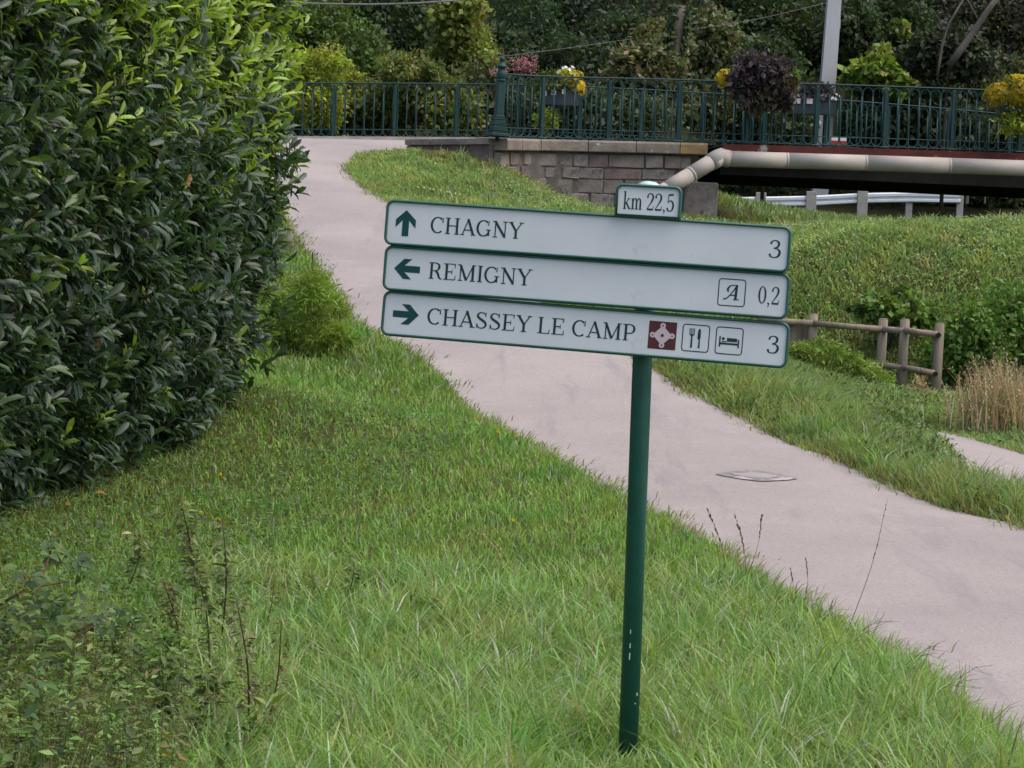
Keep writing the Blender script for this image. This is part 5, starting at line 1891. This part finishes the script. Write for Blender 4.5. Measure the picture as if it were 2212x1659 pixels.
# verge between the two paths and beyond
def verge_mask(x, y):
    return (x > path_r(y) - .15 - .06 * np.sin(y * 7) - .05 * np.sin(y * 17)) & ~lower_path_mask(x, y, -.04)


x, y = sample(80000, 13.5, 34.5, lambda y: path_r(y) - .14, lambda y: .218 * y + .5, 1.2)
k_ = verge_mask(x, y)
x, y = x[k_], y[k_]
edge = np.clip((x - path_r(y) + .1) / .35, 0, 1)
pn = .5 + .5 * smooth_noise(x, y, 1.7, 9)
far_side = (x > lp_right(y) - .1) | (y > 27.2)
lownear = np.clip(1.4 - np.abs(x - lp_left(y)) / .8, 0, 1) * (y < 27.5) * (y > 17.5)
h = (.10 + .20 * pn * edge + .05 * edge) * rng.uniform(.5, 1.4, len(x)) * np.where(far_side & (x > 3.0), .45, 1) * (1 - .72 * lownear) 
w = .0072 * (y / 14) ** .9 * rng.uniform(.7, 1.5, len(x))
col = grass_cols(x, y, (.19, .265, .075), straw=.13)
b = rng.random(len(x)) < (1 - edge) * .25
col[b] = vary((.16, .12, .06), b.sum(), .2)
v, t, c = blades(x, y, h, w, rng.uniform(.25, 1.1, len(x)), rng.uniform(0, 6.28, len(x)), col, lite=True)
tag(obj('verge_grass', np_mesh('verge_grass', v, t, c, M['grass'])), 'rough tall grass on the verge right of the path', 'grass', kind='stuff')
nt = 900
tx, ty = sample(nt, 14.5, 31, lambda y: path_r(y), lambda y: path_r(y) + 2.2, 1.0)
k_ = verge_mask(tx, ty) & ((tx < lp_left(ty) - np.where(ty > 18.5, .75, .15)) | (ty > 28)) & ((ty < 27) | (tx < 3.2))
tx, ty = tx[k_], ty[k_]
m = 26
X = np.repeat(tx, m) + rng.normal(0, .05, len(tx) * m)
Y = np.repeat(ty, m) + rng.normal(0, .05, len(tx) * m)
H = np.repeat(rng.uniform(.16, .40, len(tx)), m) * rng.uniform(.5, 1.1, len(X))
az = np.repeat(rng.uniform(0, 6.28, len(tx)), m) + rng.normal(0, 1.1, len(X))
col = grass_cols(X, Y, (.18, .26, .07), straw=.06) * np.repeat(rng.uniform(.75, 1.2, len(tx)), m)[:, None]
v, t, c = blades(X, Y, H, .0085 * (Y / 16) ** .8 * rng.uniform(.7, 1.4, len(X)), rng.uniform(.4, 1.2, len(X)), az, col, lite=True)
tag(obj('verge_tufts', np_mesh('verge_tufts', v, t, c, M['grass'])), 'arching grass tufts spilling over the right edge of the path', 'grass', kind='stuff')
# leafy weeds in the verge
x, y = sample(9000, 15, 33, lambda y: path_r(y) + .05, lambda y: .2 * y + .3, 1.0)
k_ = verge_mask(x, y)
x, y = x[k_], y[k_]
n = len(x)
pos = np.stack([x, y, G(x, y) + rng.uniform(.04, .22, n) * (.5 + .5 * smooth_noise(x, y, 2.2, 4))], 1)
v, t, c = leaves(pos, rand_dirs(n) + np.array([0, 0, .2]), UP[None] + rand_dirs(n) * .6, rng.uniform(.03, .075, n), rng.uniform(.018, .045, n), vary((.085, .135, .04), n, .3), T_LEAF)
tag(obj('verge_weeds', np_mesh('verge_weeds', v, t, c, M['foliage'])), 'leafy weeds mixed into the verge grass', 'weeds', kind='stuff')

# bank, mound by the abutment, strip beyond the hedge, field under the bridge
def bank_keep(x, y):
    yr = np.interp(x, [p.x for p in rail_plan], [p.y for p in rail_plan]) - .16
    on_wall = (x > -1.6) & (y > np.where(x < rail_plan[0].x, 40.3, yr)) & (x < at(1555, 400, 41.5).x)
    px_ = at(1560, 400, 41.5).x
    return (x > path_r(y) - .1) & ~on_wall & ((y < 41.3) | (x > px_)) & ((y < 40.4) | (x < px_) | (x > px_ - 1))


x, y = sample(88000, 30, 45.5, lambda y: path_r(y) - .1, lambda y: .222 * y + .6, .4)
k_ = bank_keep(x, y)
x, y = x[k_], y[k_]
pn = .5 + .5 * smooth_noise(x, y, 1.3, 12)
mound = x < 2.6
h = (.05 + .14 * pn ** 1.5) * rng.uniform(.4, 1.6, len(x)) * np.where(mound, .85, 1)
h[(y < 35.2) & (x > 3.6)] *= .6
col = grass_cols(x, y, (.265, .345, .135), straw=.04)
col *= (1 + .14 * smooth_noise(x, y, 1.4, 21))[:, None]
k2 = (smooth_noise(x, y, 3.4, 21) > .45)
col[k2] *= np.array([.78, .86, .85])
near_wall = (x > -1.6) & (x < 3) & (y > 40.0)
s = near_wall & (rng.random(len(x)) < .6)
col[s] = vary((.26, .19, .09), s.sum(), .2)
h[near_wall] *= 1.2
v, t, c = blades(x, y, h, .018 * rng.uniform(.6, 1.4, len(x)), rng.uniform(.4, 1.25, len(x)), rng.normal(-1.57, 1.3, len(x)), col, lite=True)
tag(obj('bank_grass', np_mesh('bank_grass', v, t, c, M['grass'])), 'grass covering the steep bank and the mound below the bridge wall', 'grass', kind='stuff')
x, y = sample(16000, 6, 18, lambda y: 0 * y - 3.5, lambda y: 0 * y + 1, .0)
x = rng.uniform(-6.5, 0, 16000)
y = rng.uniform(20.5, 43.0, 16000)
k_ = (x < path_l(y) + .05) & (x > path_l(y) - 2.2)
x, y = x[k_], y[k_]
v, t, c = blades(x, y, rng.uniform(.06, .22, len(x)), .012 * rng.uniform(.7, 1.4, len(x)), rng.uniform(.2, 1, len(x)), rng.uniform(0, 6.28, len(x)), grass_cols(x, y, (.12, .19, .04)))
tag(obj('edge_grass', np_mesh('edge_grass', v, t, c, M['grass'])), 'grass strip along the far left edge of the path behind the hedge', 'grass', kind='stuff')
x = rng.uniform(3, 18, 15000)
y = rng.uniform(60, 74.5, 15000)
x = np.concatenate([x, rng.uniform(1.2, 9, 12000)])
y = np.concatenate([y, rng.uniform(47.6, 61, 12000)])
v, t, c = blades(x, y, rng.uniform(.08, .25, len(x)), .045 * rng.uniform(.7, 1.4, len(x)), rng.uniform(.1, .7, len(x)), rng.uniform(0, 6.28, len(x)), grass_cols(x, y, (.19, .26, .09)), lite=True)
tag(obj('field_grass', np_mesh('field_grass', v, t, c, M['grass'])), 'tall grass in front of the guardrail under the bridge', 'grass', kind='stuff')
nt = 420
tx, ty = sample(nt, 31, 40.2, lambda y: path_r(y) + .8, lambda y: .222 * y + .4, .2)
k_ = bank_keep(tx, ty)
tx, ty = tx[k_], ty[k_]
m = 20
X = np.repeat(tx, m) + rng.normal(0, .07, len(tx) * m)
Y = np.repeat(ty, m) + rng.normal(0, .07, len(tx) * m)
H = np.repeat(rng.uniform(.10, .30, len(tx)), m) * rng.uniform(.5, 1.2, len(X)) * np.where((Y < 35.2) & (X > 3.6), .5, 1)
tone = np.array([(.20, .28, .10), (.15, .225, .085), (.30, .36, .15), (.34, .30, .16)])[rng.choice(4, len(tx), p=[.4, .34, .18, .08])]
col = np.clip(np.repeat(tone, m, 0) * rng.normal(1, .16, (len(X), 1)), .02, .8)
v, t, c = blades(X, Y, H, .017 * rng.uniform(.6, 1.4, len(X)), rng.uniform(.3, 1.1, len(X)), rng.uniform(0, 6.28, len(X)), col, lite=True)
tag(obj('bank_tufts', np_mesh('bank_tufts', v, t, c, M['grass'])), 'uneven taller grass tufts scattered over the steep bank', 'grass', kind='stuff')
# bank herbs: small leaves giving the mottled cover
x, y = sample(9000, 32, 40.5, lambda y: path_r(y) + 2.2, lambda y: .222 * y + .6, .2)
k_ = bank_keep(x, y)
x, y = x[k_], y[k_]
n = len(x)
pos = np.stack([x, y, G(x, y) + rng.uniform(.02, .13, n)], 1)
v, t, c = leaves(pos, rand_dirs(n) + np.array([0, -.3, 0]), UP[None] + np.array([0, -.5, 0]) + rand_dirs(n) * .5, rng.uniform(.03, .065, n), rng.uniform(.02, .04, n), vary((.22, .30, .11), n, .2) * (1 + .15 * smooth_noise(x, y, 1.4, 21))[:, None], T_QUAD)
tag(obj('bank_herbs', np_mesh('bank_herbs', v, t, np.clip(c, .005, .6), M['foliage'])), 'leafy herbs covering the steep bank', 'ground cover', kind='stuff')

# dry reddish weed clump by the lower path
dwp = at(2160, 968, 26.6)
dw = thing('dry_weeds', (dwp.x, dwp.y, G1(dwp.x, dwp.y)), 'tall dry straw brown seeding weeds beside the lower path at the right edge', 'weeds', 'dry weeds by the lower path')
dwo = np.array(dw.location)
n = 950
x = dwp.x + rng.normal(.08, .27, n)
y = dwp.y + rng.normal(.1, .3, n)
h = rng.uniform(.3, 1.0, n) * np.clip(1.15 - np.abs(x - dwp.x - .05) * .9, .35, 1)
bend = rng.uniform(.1, .5, n)
az = rng.uniform(0, 6.28, n)
col = vary((.44, .34, .21), n, .22)
gk = rng.random(n) < .3
col[gk] = vary((.22, .25, .09), gk.sum(), .2)
v, t, c = blades(x, y, h, np.full(n, .011), bend, az, col)
obj('stems', np_mesh('stems', v - dwo, t, c, M['dead']), dw)
m = 3400
own = rng.integers(0, n, m)
f = rng.uniform(.45, 1, m)
pos = np.stack([x[own] + np.cos(az[own]) * h[own] * bend[own] * f ** 1.7, y[own] + np.sin(az[own]) * h[own] * bend[own] * f ** 1.7, G(x, y)[own] + h[own] * (f - .42 * bend[own] * f ** 2.2)], 1) + rng.normal(0, .012, (m, 3))
v, t, c = leaves(pos, rand_dirs(m) + UP[None] * .5, rand_dirs(m), rng.uniform(.015, .04, m), rng.uniform(.008, .02, m), vary((.46, .34, .22), m, .25), T_QUAD)
obj('seed_heads', np_mesh('seed_heads', v - dwo, t, c, M['dead']), dw)
plant('dry_weeds', 'small dry weed tuft at the foot of the last fence post', 'weeds', [(1985, 850, 22, 34), (2010, 870, 20, 24)], 33.0, 1400, .055, (.36, .28, .16), 'dry weeds by the lower path', trunk=.01, asp=.3, clump=12)

# ------------------------------------------------------------------ foreground weeds
def ground_at(u, v):
    for d in np.arange(4, 45, .02):
        p = at(u, v, d)
        if p.z <= G1(p.x, d):
            return p, d
    return at(u, v, 40), 40


def ray_ground(u, v):
    d = 4.0
    st = .4
    while d < 45:
        p = at(u, v, d)
        if p.z <= G1(p.x, d):
            if st < .02:
                return p, d
            d -= st
            st *= .3
        d += st
    return at(u, v, 40), 40.0


# thicket of nettles and mugwort, one mass
n = 1500
us = rng.uniform(-60, 575, n)
ds = rng.uniform(5.9, 9.3, n)
keep = (us < 590 - (9.3 - ds) * 22) & ((us < 400) | (rng.random(n) < .4)) & ((ds < 8.4) | (us < 420))
us, ds = us[keep], ds[keep]
xx = (us - 1106) / F * ds
n = len(xx)
sh = (.10 + .36 * rng.random(n) ** 1.5) * np.clip(1.35 - us / 620, .4, 1.15) * np.clip(1.15 - (ds - 7.5) * .22, .5, 1.1)
zb = G(xx, ds)
lean2 = rng.normal(0, .22, (n, 2))
parts = []
m = 30
own = np.repeat(np.arange(n), m)
f = rng.random(n * m) ** .75
pos = np.stack([xx[own] + lean2[own, 0] * f * sh[own], ds[own] + lean2[own, 1] * f * sh[own], zb[own] + f * sh[own]], 1)
dl = rand_dirs(n * m) * np.array([1, 1, .4]) + np.array([0, 0, .12])
base_c = vary((.125, .185, .05), n, .3, .12)
base_c *= (1 + .45 * smooth_noise(xx, ds, 4.0, 17))[:, None]
base_c = np.clip(base_c, .02, .6)
br = rng.random(n) < .07
base_c[br] = vary((.19, .155, .07), br.sum(), .2)
cl = base_c[own] * (1 + rng.normal(0, .15, (n * m, 1)))
L = rng.uniform(.014, .034, n * m) * np.repeat(.55 + 1.5 * rng.random(n) ** 2, m)
parts.append(leaves(pos + norm(dl) * .008, dl, UP[None] + rand_dirs(n * m) * .6, L, L * rng.uniform(.32, .55, n * m), np.clip(cl, .01, .6), T_LEAF))
tp_ = np.stack([lean2[:, 0], lean2[:, 1], np.ones(n)], 1)
parts.append(leaves(np.stack([xx, ds, zb - .01], 1), tp_, np.tile(np.array([[0, -1., .1]]), (n, 1)), sh * 1.02, np.full(n, .004), vary((.13, .10, .05), n, .3), T_QUAD))
v, t, c = join_np(parts)
nb = 2600
ub = rng.uniform(-60, 600, nb)
db = rng.uniform(5.9, 9.2, nb)
xb = (ub - 1106) / F * db
bv, bt, bc = blades(xb, db, rng.uniform(.12, .42, nb) * np.clip(1.3 - ub / 700, .4, 1.1), .0042 * rng.uniform(.6, 1.5, nb), rng.uniform(.2, 1.0, nb), rng.uniform(0, 6.28, nb), grass_cols(xb, db, (.16, .22, .07), straw=.2))
v, t, c = join_np([(v, t, c), (bv, bt, bc)])
tag(obj('weed_thicket', np_mesh('weed_thicket', v, t, c, M['foliage'])), 'tangled nettle and mugwort thicket in the bottom left corner', 'weeds', kind='stuff')

# bramble with large round leaves
bp, bd = at(60, 1420, 8.2), 8.2
br_ = thing('bramble', (bp.x, bd, G1(bp.x, bd)), 'bramble with broad grey green leaves at the left edge', 'bramble')
bo_ = Vector(br_.location)
T_OVAL = (np.array([[0, 0, 0], [.28, .36, .09], [.25, 0, -.03], [.28, -.36, .09], [.62, .30, .07], [.62, 0, -.05], [.62, -.30, .07], [1.05, 0, -.16]]),
          np.array([[0, 2, 1], [0, 3, 2], [1, 2, 5], [1, 5, 4], [2, 3, 6], [2, 6, 5], [4, 5, 7], [5, 6, 7]]))
BM = []
for cl in ((.06, .105, .038), (.075, .125, .045), (.045, .08, .03), (.11, .175, .042)):
    BM.append(np_mesh('bramble_leaf', T_OVAL[0], T_OVAL[1], np.tile(np.array(cl), (8, 1)), M['foliage']))
for i in range(148):
    r_ = random.random()
    if r_ < .72:
        u, v, d = random.gauss(75, 55), random.gauss(1310, 55), 8.2 + random.uniform(-.25, .35)
    else:
        u, v, d = random.gauss(245, 45), random.gauss(1325, 26), 8.3 + random.uniform(-.15, .15)
    if i > 138:
        u, v, d = random.gauss(110, 24), random.gauss(1180, 14), 8.7
    p = at(u, v, d)
    dr = Vector((random.gauss(0, .6), -.5 + random.gauss(0, .4), -.25 + random.gauss(0, .35))).normalized()
    nn = Vector((random.gauss(0, .35), -.45 + random.gauss(0, .3), 1)).normalized()
    nn = (nn - dr * nn.dot(dr)).normalized()
    L = random.uniform(.036, .062)
    m4 = Matrix((dr * L, nn.cross(dr) * L * .92, nn * L)).transposed().to_4x4()
    m4.translation = p - bo_
    for sgn in ((0, 1.0), (1.05, .85), (-1.05, .85)) if i % 2 == 0 else ((0, 1.0),):
        o = obj('leaf', random.choice(BM), br_)
        o.matrix_local = m4 @ Matrix.Rotation(sgn[0], 4, 'Z') @ Matrix.Scale(sgn[1], 4)
mb = MB()
for (pa_, pb2) in (((-40, 1330, 8.1), (150, 1255, 8.15)), ((20, 1500, 8.2), (60, 1230, 8.3)), ((40, 1500, 8.2), (250, 1320, 8.3)), ((30, 1480, 8.3), (110, 1190, 8.7))):
    a_, b_ = at(*pa_), at(*pb2)
    mb.tube([a_ - bo_, a_.lerp(b_, .5) - bo_ + Vector((0, 0, .03)), b_ - bo_], [.005, .004, .003], 6)
mb.build('canes', M['stem_brown'], br_, True)


def stalk(name, label, cat, foot, top, r, m, leaf=None, head=None, group=None, bow=.02):
    """a single weed or grass stalk from foot to top (picture positions), standing on the ground"""
    p, d = ray_ground(*foot)
    q = at(top[0], top[1], d + random.uniform(-.08, .08))
    root = thing(name, p, label, cat, group)
    md = p.lerp(q, .55) + Vector((bow, 0, 0))
    pts = [Vector(x) for x in catmull([tuple(p), tuple(md), tuple(q)], 5)]
    MB().tube([x - p for x in pts], [r * (1 - .65 * i / (len(pts) - 1)) for i in range(len(pts))], 5).build('stem', m, root, True)
    P_ = np.array([x - p for x in pts])
    if leaf:
        n, ls, cl, lo = leaf
        f = rng.uniform(lo, 1, n) * (len(P_) - 1.001)
        i0 = f.astype(int)
        pos = P_[i0] + (P_[i0 + 1] - P_[i0]) * (f - i0)[:, None]
        d_ = rand_dirs(n) * np.array([1, 1, .35]) + np.array([0, 0, -.1])
        L = ls * rng.uniform(.5, 1.3, n)
        v, t, c = leaves(pos + norm(d_) * .012, d_, UP[None] + rand_dirs(n) * .5, L, L * .42, vary(cl, n, .25), T_LEAF)
        obj('leaves', np_mesh('leaves', v, t, c, M['foliage']), root)
    if head:
        n, ls, cl, lo, spread = head
        f = rng.uniform(lo, 1, n) * (len(P_) - 1.001)
        i0 = f.astype(int)
        ax_ = norm(P_[i0 + 1] - P_[i0])
        pos = P_[i0] + (P_[i0 + 1] - P_[i0]) * (f - i0)[:, None]
        L = ls * rng.uniform(.6, 1.2, n)
        v, t, c = leaves(pos, ax_ + rand_dirs(n) * spread, rand_dirs(n), L, L * .4, vary(cl, n, .2), T_LEAF)
        obj('seed_head', np_mesh('seed_head', v, t, c, M['dead']), root)
    return root


MUG = (.17, .20, .08)
WG = 'tall weed stalks in the lower left'
stalk('weed_stalk', 'tallest weed with a red brown stem, left of the lawn centre', 'weed', (426, 1372), (388, 1070), .0055, M['stem_brown'], (150, .05, MUG, .35), group=WG)
stalk('weed_stalk', 'dark leafy weed stalk right of the tallest red stemmed weed', 'weed', (474, 1420), (481, 1125), .005, M['stem_brown'], (130, .045, (.13, .15, .065), .25), group=WG)
stalk('weed_stalk', 'short leafy weed stalk left of the tallest red stemmed weed', 'weed', (270, 1290), (303, 1150), .004, M['stem_green'], (110, .05, MUG, .15), group=WG)
stalk('weed_stalk', 'brown stemmed bare weed leaning right in the bottom left', 'weed', (552, 1659), (608, 1340), .0048, M['stem_brown'], (60, .03, (.17, .13, .06), .3), group=WG)
stalk('weed_stalk', 'purple brown spiked weed left of the bare leaning stem', 'weed', (535, 1650), (512, 1300), .005, M['stem_brown'], (110, .035, (.15, .13, .07), .3), group=WG)
stalk('weed_stalk', 'slender leaning weed with a dark stem beside the lawn', 'weed', (545, 1405), (592, 1262), .0036, M['stem_brown'], (40, .03, MUG, .4), group=WG)
stalk('weed_stalk', 'brown weed stalk in the middle of the thicket', 'weed', (395, 1480), (352, 1250), .0045, M['stem_brown'], (130, .042, (.15, .14, .06), .2), group=WG)
stalk('weed_stalk', 'bushy mugwort stalk above the bottom left thicket', 'weed', (455, 1500), (420, 1210), .005, M['stem_green'], (160, .045, MUG, .2), group=WG)
stalk('weed_stalk', 'grey green weed in the lawn left of the signpost', 'weed', (735, 1320), (765, 1200), .004, M['stem_green'], (80, .045, (.16, .23, .08), .05), group=WG)
stalk('weed_stalk', 'small grey green weed leaning left in the lawn', 'weed', (700, 1335), (668, 1240), .004, M['stem_green'], (60, .04, (.16, .23, .08), .1), group=WG)
for (f_, t_, lb) in (((40, 1560), (20, 1330), 'leafy nettle stalk at the far left edge of the thicket'), ((150, 1600), (165, 1390), 'leafy nettle stalk in the lower left thicket below the bramble'), ((255, 1570), (235, 1360), 'leafy nettle stalk left of the brown thicket stalk'),
                     ((330, 1620), (345, 1400), 'leafy nettle stalk near the bottom of the thicket'), ((90, 1655), (110, 1480), 'lowest leafy nettle stalk in the bottom left corner'), ((430, 1640), (445, 1450), 'leafy nettle stalk at the right rim of the thicket')):
    stalk('weed_stalk', lb, 'weed', f_, t_, .004, M['stem_green'], (170, .05, (.13, .19, .06), .1), group=WG)
SGp = 'seeding grass stalks'
BRN, PAL = (.20, .14, .08), (.42, .38, .20)
stalk('grass_stalk', 'left of three brown seeded stalks standing against the path', 'grass stalk', (1572, 1260), (1528, 1100), .0016, M['stem_brown'], None, (34, .02, BRN, .5, .35), SGp)
stalk('grass_stalk', 'middle of three brown seeded stalks standing against the path', 'grass stalk', (1612, 1270), (1587, 1112), .0016, M['stem_brown'], None, (34, .02, BRN, .5, .35), SGp)
stalk('grass_stalk', 'right of three brown seeded stalks, leaning right, against the path', 'grass stalk', (1602, 1275), (1646, 1112), .0016, M['stem_brown'], None, (30, .02, BRN, .62, .4), SGp)
stalk('grass_stalk', 'very tall thin stalk crossing the path at the lower right', 'grass stalk', (1815, 1405), (1917, 1078), .0018, M['stem_green'], None, (20, .015, (.13, .15, .08), .5, .15), SGp)
stalk('grass_stalk', 'short brown stalk left of the very tall thin one', 'grass stalk', (1728, 1330), (1741, 1208), .0015, M['stem_brown'], None, (26, .015, BRN, .6, .3), SGp)
stalk('grass_stalk', 'shortest brown stalk between the trio and the tall stalk', 'grass stalk', (1700, 1320), (1707, 1226), .0015, M['stem_brown'], None, (22, .015, BRN, .6, .3), SGp)
stalk('grass_stalk', 'pale upright stalk in the lawn left of the post', 'grass stalk', (1232, 1235), (1221, 1035), .0018, M['straw'], None, (40, .016, PAL, .5, .2), SGp)
stalk('grass_stalk', 'pale stalk arching left with a drooping head in the mid lawn', 'grass stalk', (1100, 1270), (1034, 1142), .0016, M['straw'], None, (46, .018, PAL, .45, .25), SGp, bow=.035)
stalk('grass_stalk', 'pale stalk just right of the drooping one', 'grass stalk', (1108, 1262), (1072, 1172), .0015, M['straw'], None, (30, .016, PAL, .5, .25), SGp, bow=.02)
stalk('grass_stalk', 'pale stalk leaning right left of the lawn centre', 'grass stalk', (888, 1265), (906, 1180), .0015, M['straw'], None, (26, .016, PAL, .5, .25), SGp)
stalk('grass_stalk', 'pale stalk at the edge of the weed thicket', 'grass stalk', (625, 1345), (598, 1218), .0016, M['straw'], None, (34, .016, PAL, .5, .2), SGp)
stalk('grass_stalk', 'pale green upright blade stalk near the hedge shade', 'grass stalk', (521, 1165), (523, 1100), .002, M['straw'], None, None, SGp)
stalk('grass_stalk', 'straw coloured stalk crossing the bottom left thicket', 'grass stalk', (235, 1510), (70, 1235), .0022, M['straw'], None, None, SGp, bow=.0)
stalk('grass_stalk', 'bent straw stalk at the very bottom left', 'grass stalk', (60, 1655), (72, 1590), .0022, M['straw'], None, None, SGp)
# reddish open panicles at the path edge
for i, (f_, t_, lb) in enumerate([((1790, 1430), (1905, 1335), 'reddish panicle grass at the path edge below the tall stalk'), ((1900, 1500), (2010, 1395), 'reddish panicle grass spreading over the path, lower right'),
                                  ((1960, 1560), (2110, 1440), 'largest reddish panicle reaching over the path at the lower right'), ((1990, 1600), (2080, 1530), 'lowest reddish panicle at the path edge'),
                                  ((1750, 1370), (1800, 1310), 'small reddish panicle near the short brown stalk')]):
    p, d = ray_ground(*f_)
    q = at(t_[0], t_[1], d)
    root = thing('panicle_grass', p, lb, 'grass stalk', 'reddish panicle grass at the path edge')
    mb = MB()
    mb.tube([Vector(), (q - p) * .5 + Vector((0, 0, .02)), q - p], [.0014, .0012, .0008], 4)
    mb.build('stem', M['stem_brown'], root)
    mb = MB()
    for j in range(22):
        s0 = (q - p) * random.uniform(.35, 1)
        e = s0 + Vector((random.uniform(-.02, .10), random.uniform(-.05, .05), random.uniform(-.03, .07)))
        mb.tube([s0, e], [.0007, .0004], 3, cap=False)
    mb.build('panicle', M['stem_brown'], root)

# pale foxtails behind the top left corner of the sign
for i in range(9):
    u = 905 + i * 11 + random.uniform(-4, 4)
    d = 36.5
    x = at(u, 440, d).x
    z0 = G1(x, d)
    p = Vector((x, d, z0))
    root = thing('foxtail_grass', p, 'pale yellow foxtail head above the top left of the sign, ' + ['leftmost', 'second from left', 'third from left', 'fourth from left', 'middle one', 'fourth from right', 'third from right', 'second from right', 'rightmost'][i], 'grass stalk', 'pale foxtails on the mound')
    ztop = at(u, random.uniform(408, 428), d).z
    hh = max(.15, ztop - z0)
    MB().tube([Vector(), Vector((.01, 0, hh * .8))], .004, 4).build('stem', M['stem_green'], root)
    MB().lathe([(.004, hh * .72), (.016, hh * .78), (.019, hh * .86), (.014, hh * .95), (.003, hh)], 7).build('seed_head', M['straw'], root, True)

# small yellow flowers and fallen leaves
for (u, v, lb) in [(435, 1109, 'yellow flower left of the double yellow bloom in the shaded lawn'), (471, 1121, 'largest yellow bloom in the shaded lawn by the weed stalks'), (426, 1137, 'yellow flower just right of the tallest red stemmed weed'),
                   (464, 1175, 'lowest yellow flower beside the dark leafy weed stalk'), (475, 1025, 'highest lone yellow flower in the lawn below the hedge'), (1076, 933, 'left of two yellow dandelions on the lawn edge beside the path'),
                   (1117, 941, 'right of two yellow dandelions on the lawn edge beside the path'), (1108, 1123, 'single yellow flower in the mid lawn left of the post'), (790, 688, 'tiny yellow flower against the path right of the feathery shrub'), (742, 733, 'small yellow flower at the foot of the feathery shrub')]:
    p, d = ray_ground(u, v + 20)
    q = at(u, v, d)
    root = thing('yellow_flower', p, lb, 'flower', 'small yellow flowers in the lawn')
    MB().tube([Vector(), q - p], .0025, 4).build('stalk', M['stem_green'], root)
    v_, t_, c_2 = flowers(5, q - p, (.008, .008, .006), .012, (.70, .46, .02))
    obj('flower_head', np_mesh('flower_head', v_, t_, c_2, M['petal']), root)
for (u, v, s, cl, lb) in [(205, 1086, .055, (.36, .19, .045), 'large orange fallen leaf below the hedge'), (140, 1109, .042, (.33, .16, .05), 'small orange fallen leaf at the hedge foot'), (262, 1178, .05, (.50, .33, .22), 'pinkish fallen leaf in the left lawn'),
                          (322, 1632, .05, (.50, .27, .04), 'orange leaf at the bottom left of the picture'), (18, 1490, .05, (.45, .18, .03), 'rusty orange leaf at the left edge'), (1150, 968, .05, (.07, .045, .035), 'dark dead leaf lying on the path edge')]:
    p, d = ray_ground(u, v)
    o = obj('fallen_leaf', np_mesh('fallen_leaf', T_LAUREL[0] * np.array([s, s * .5, s * 1.6]), T_LAUREL[1], np.tile(np.array(cl), (11, 1)), M['dead']))
    o.location = p + Vector((0, 0, .06 if u < 330 else .02))
    o.rotation_euler = (R(random.uniform(20, 50)), R(random.uniform(-10, 10)), R(random.uniform(-40, 40)))
    tag(o, lb, 'leaf', 'fallen leaves')
p, d = ray_ground(218, 1500)
q = at(218, 1452, d)
root = thing('bindweed_flower', p, 'white bindweed flower in the bottom left thicket', 'flower')
MB().tube([Vector(), q - p], .002, 4).build('stalk', M['stem_green'], root)
MB().lathe([(.003, -.02), (.008, 0), (.022, .018), (.02, .02)], 12, c=q - p, m=Matrix.Rotation(R(60), 3, 'X')).build('petals', M['white_paint'], root, True)
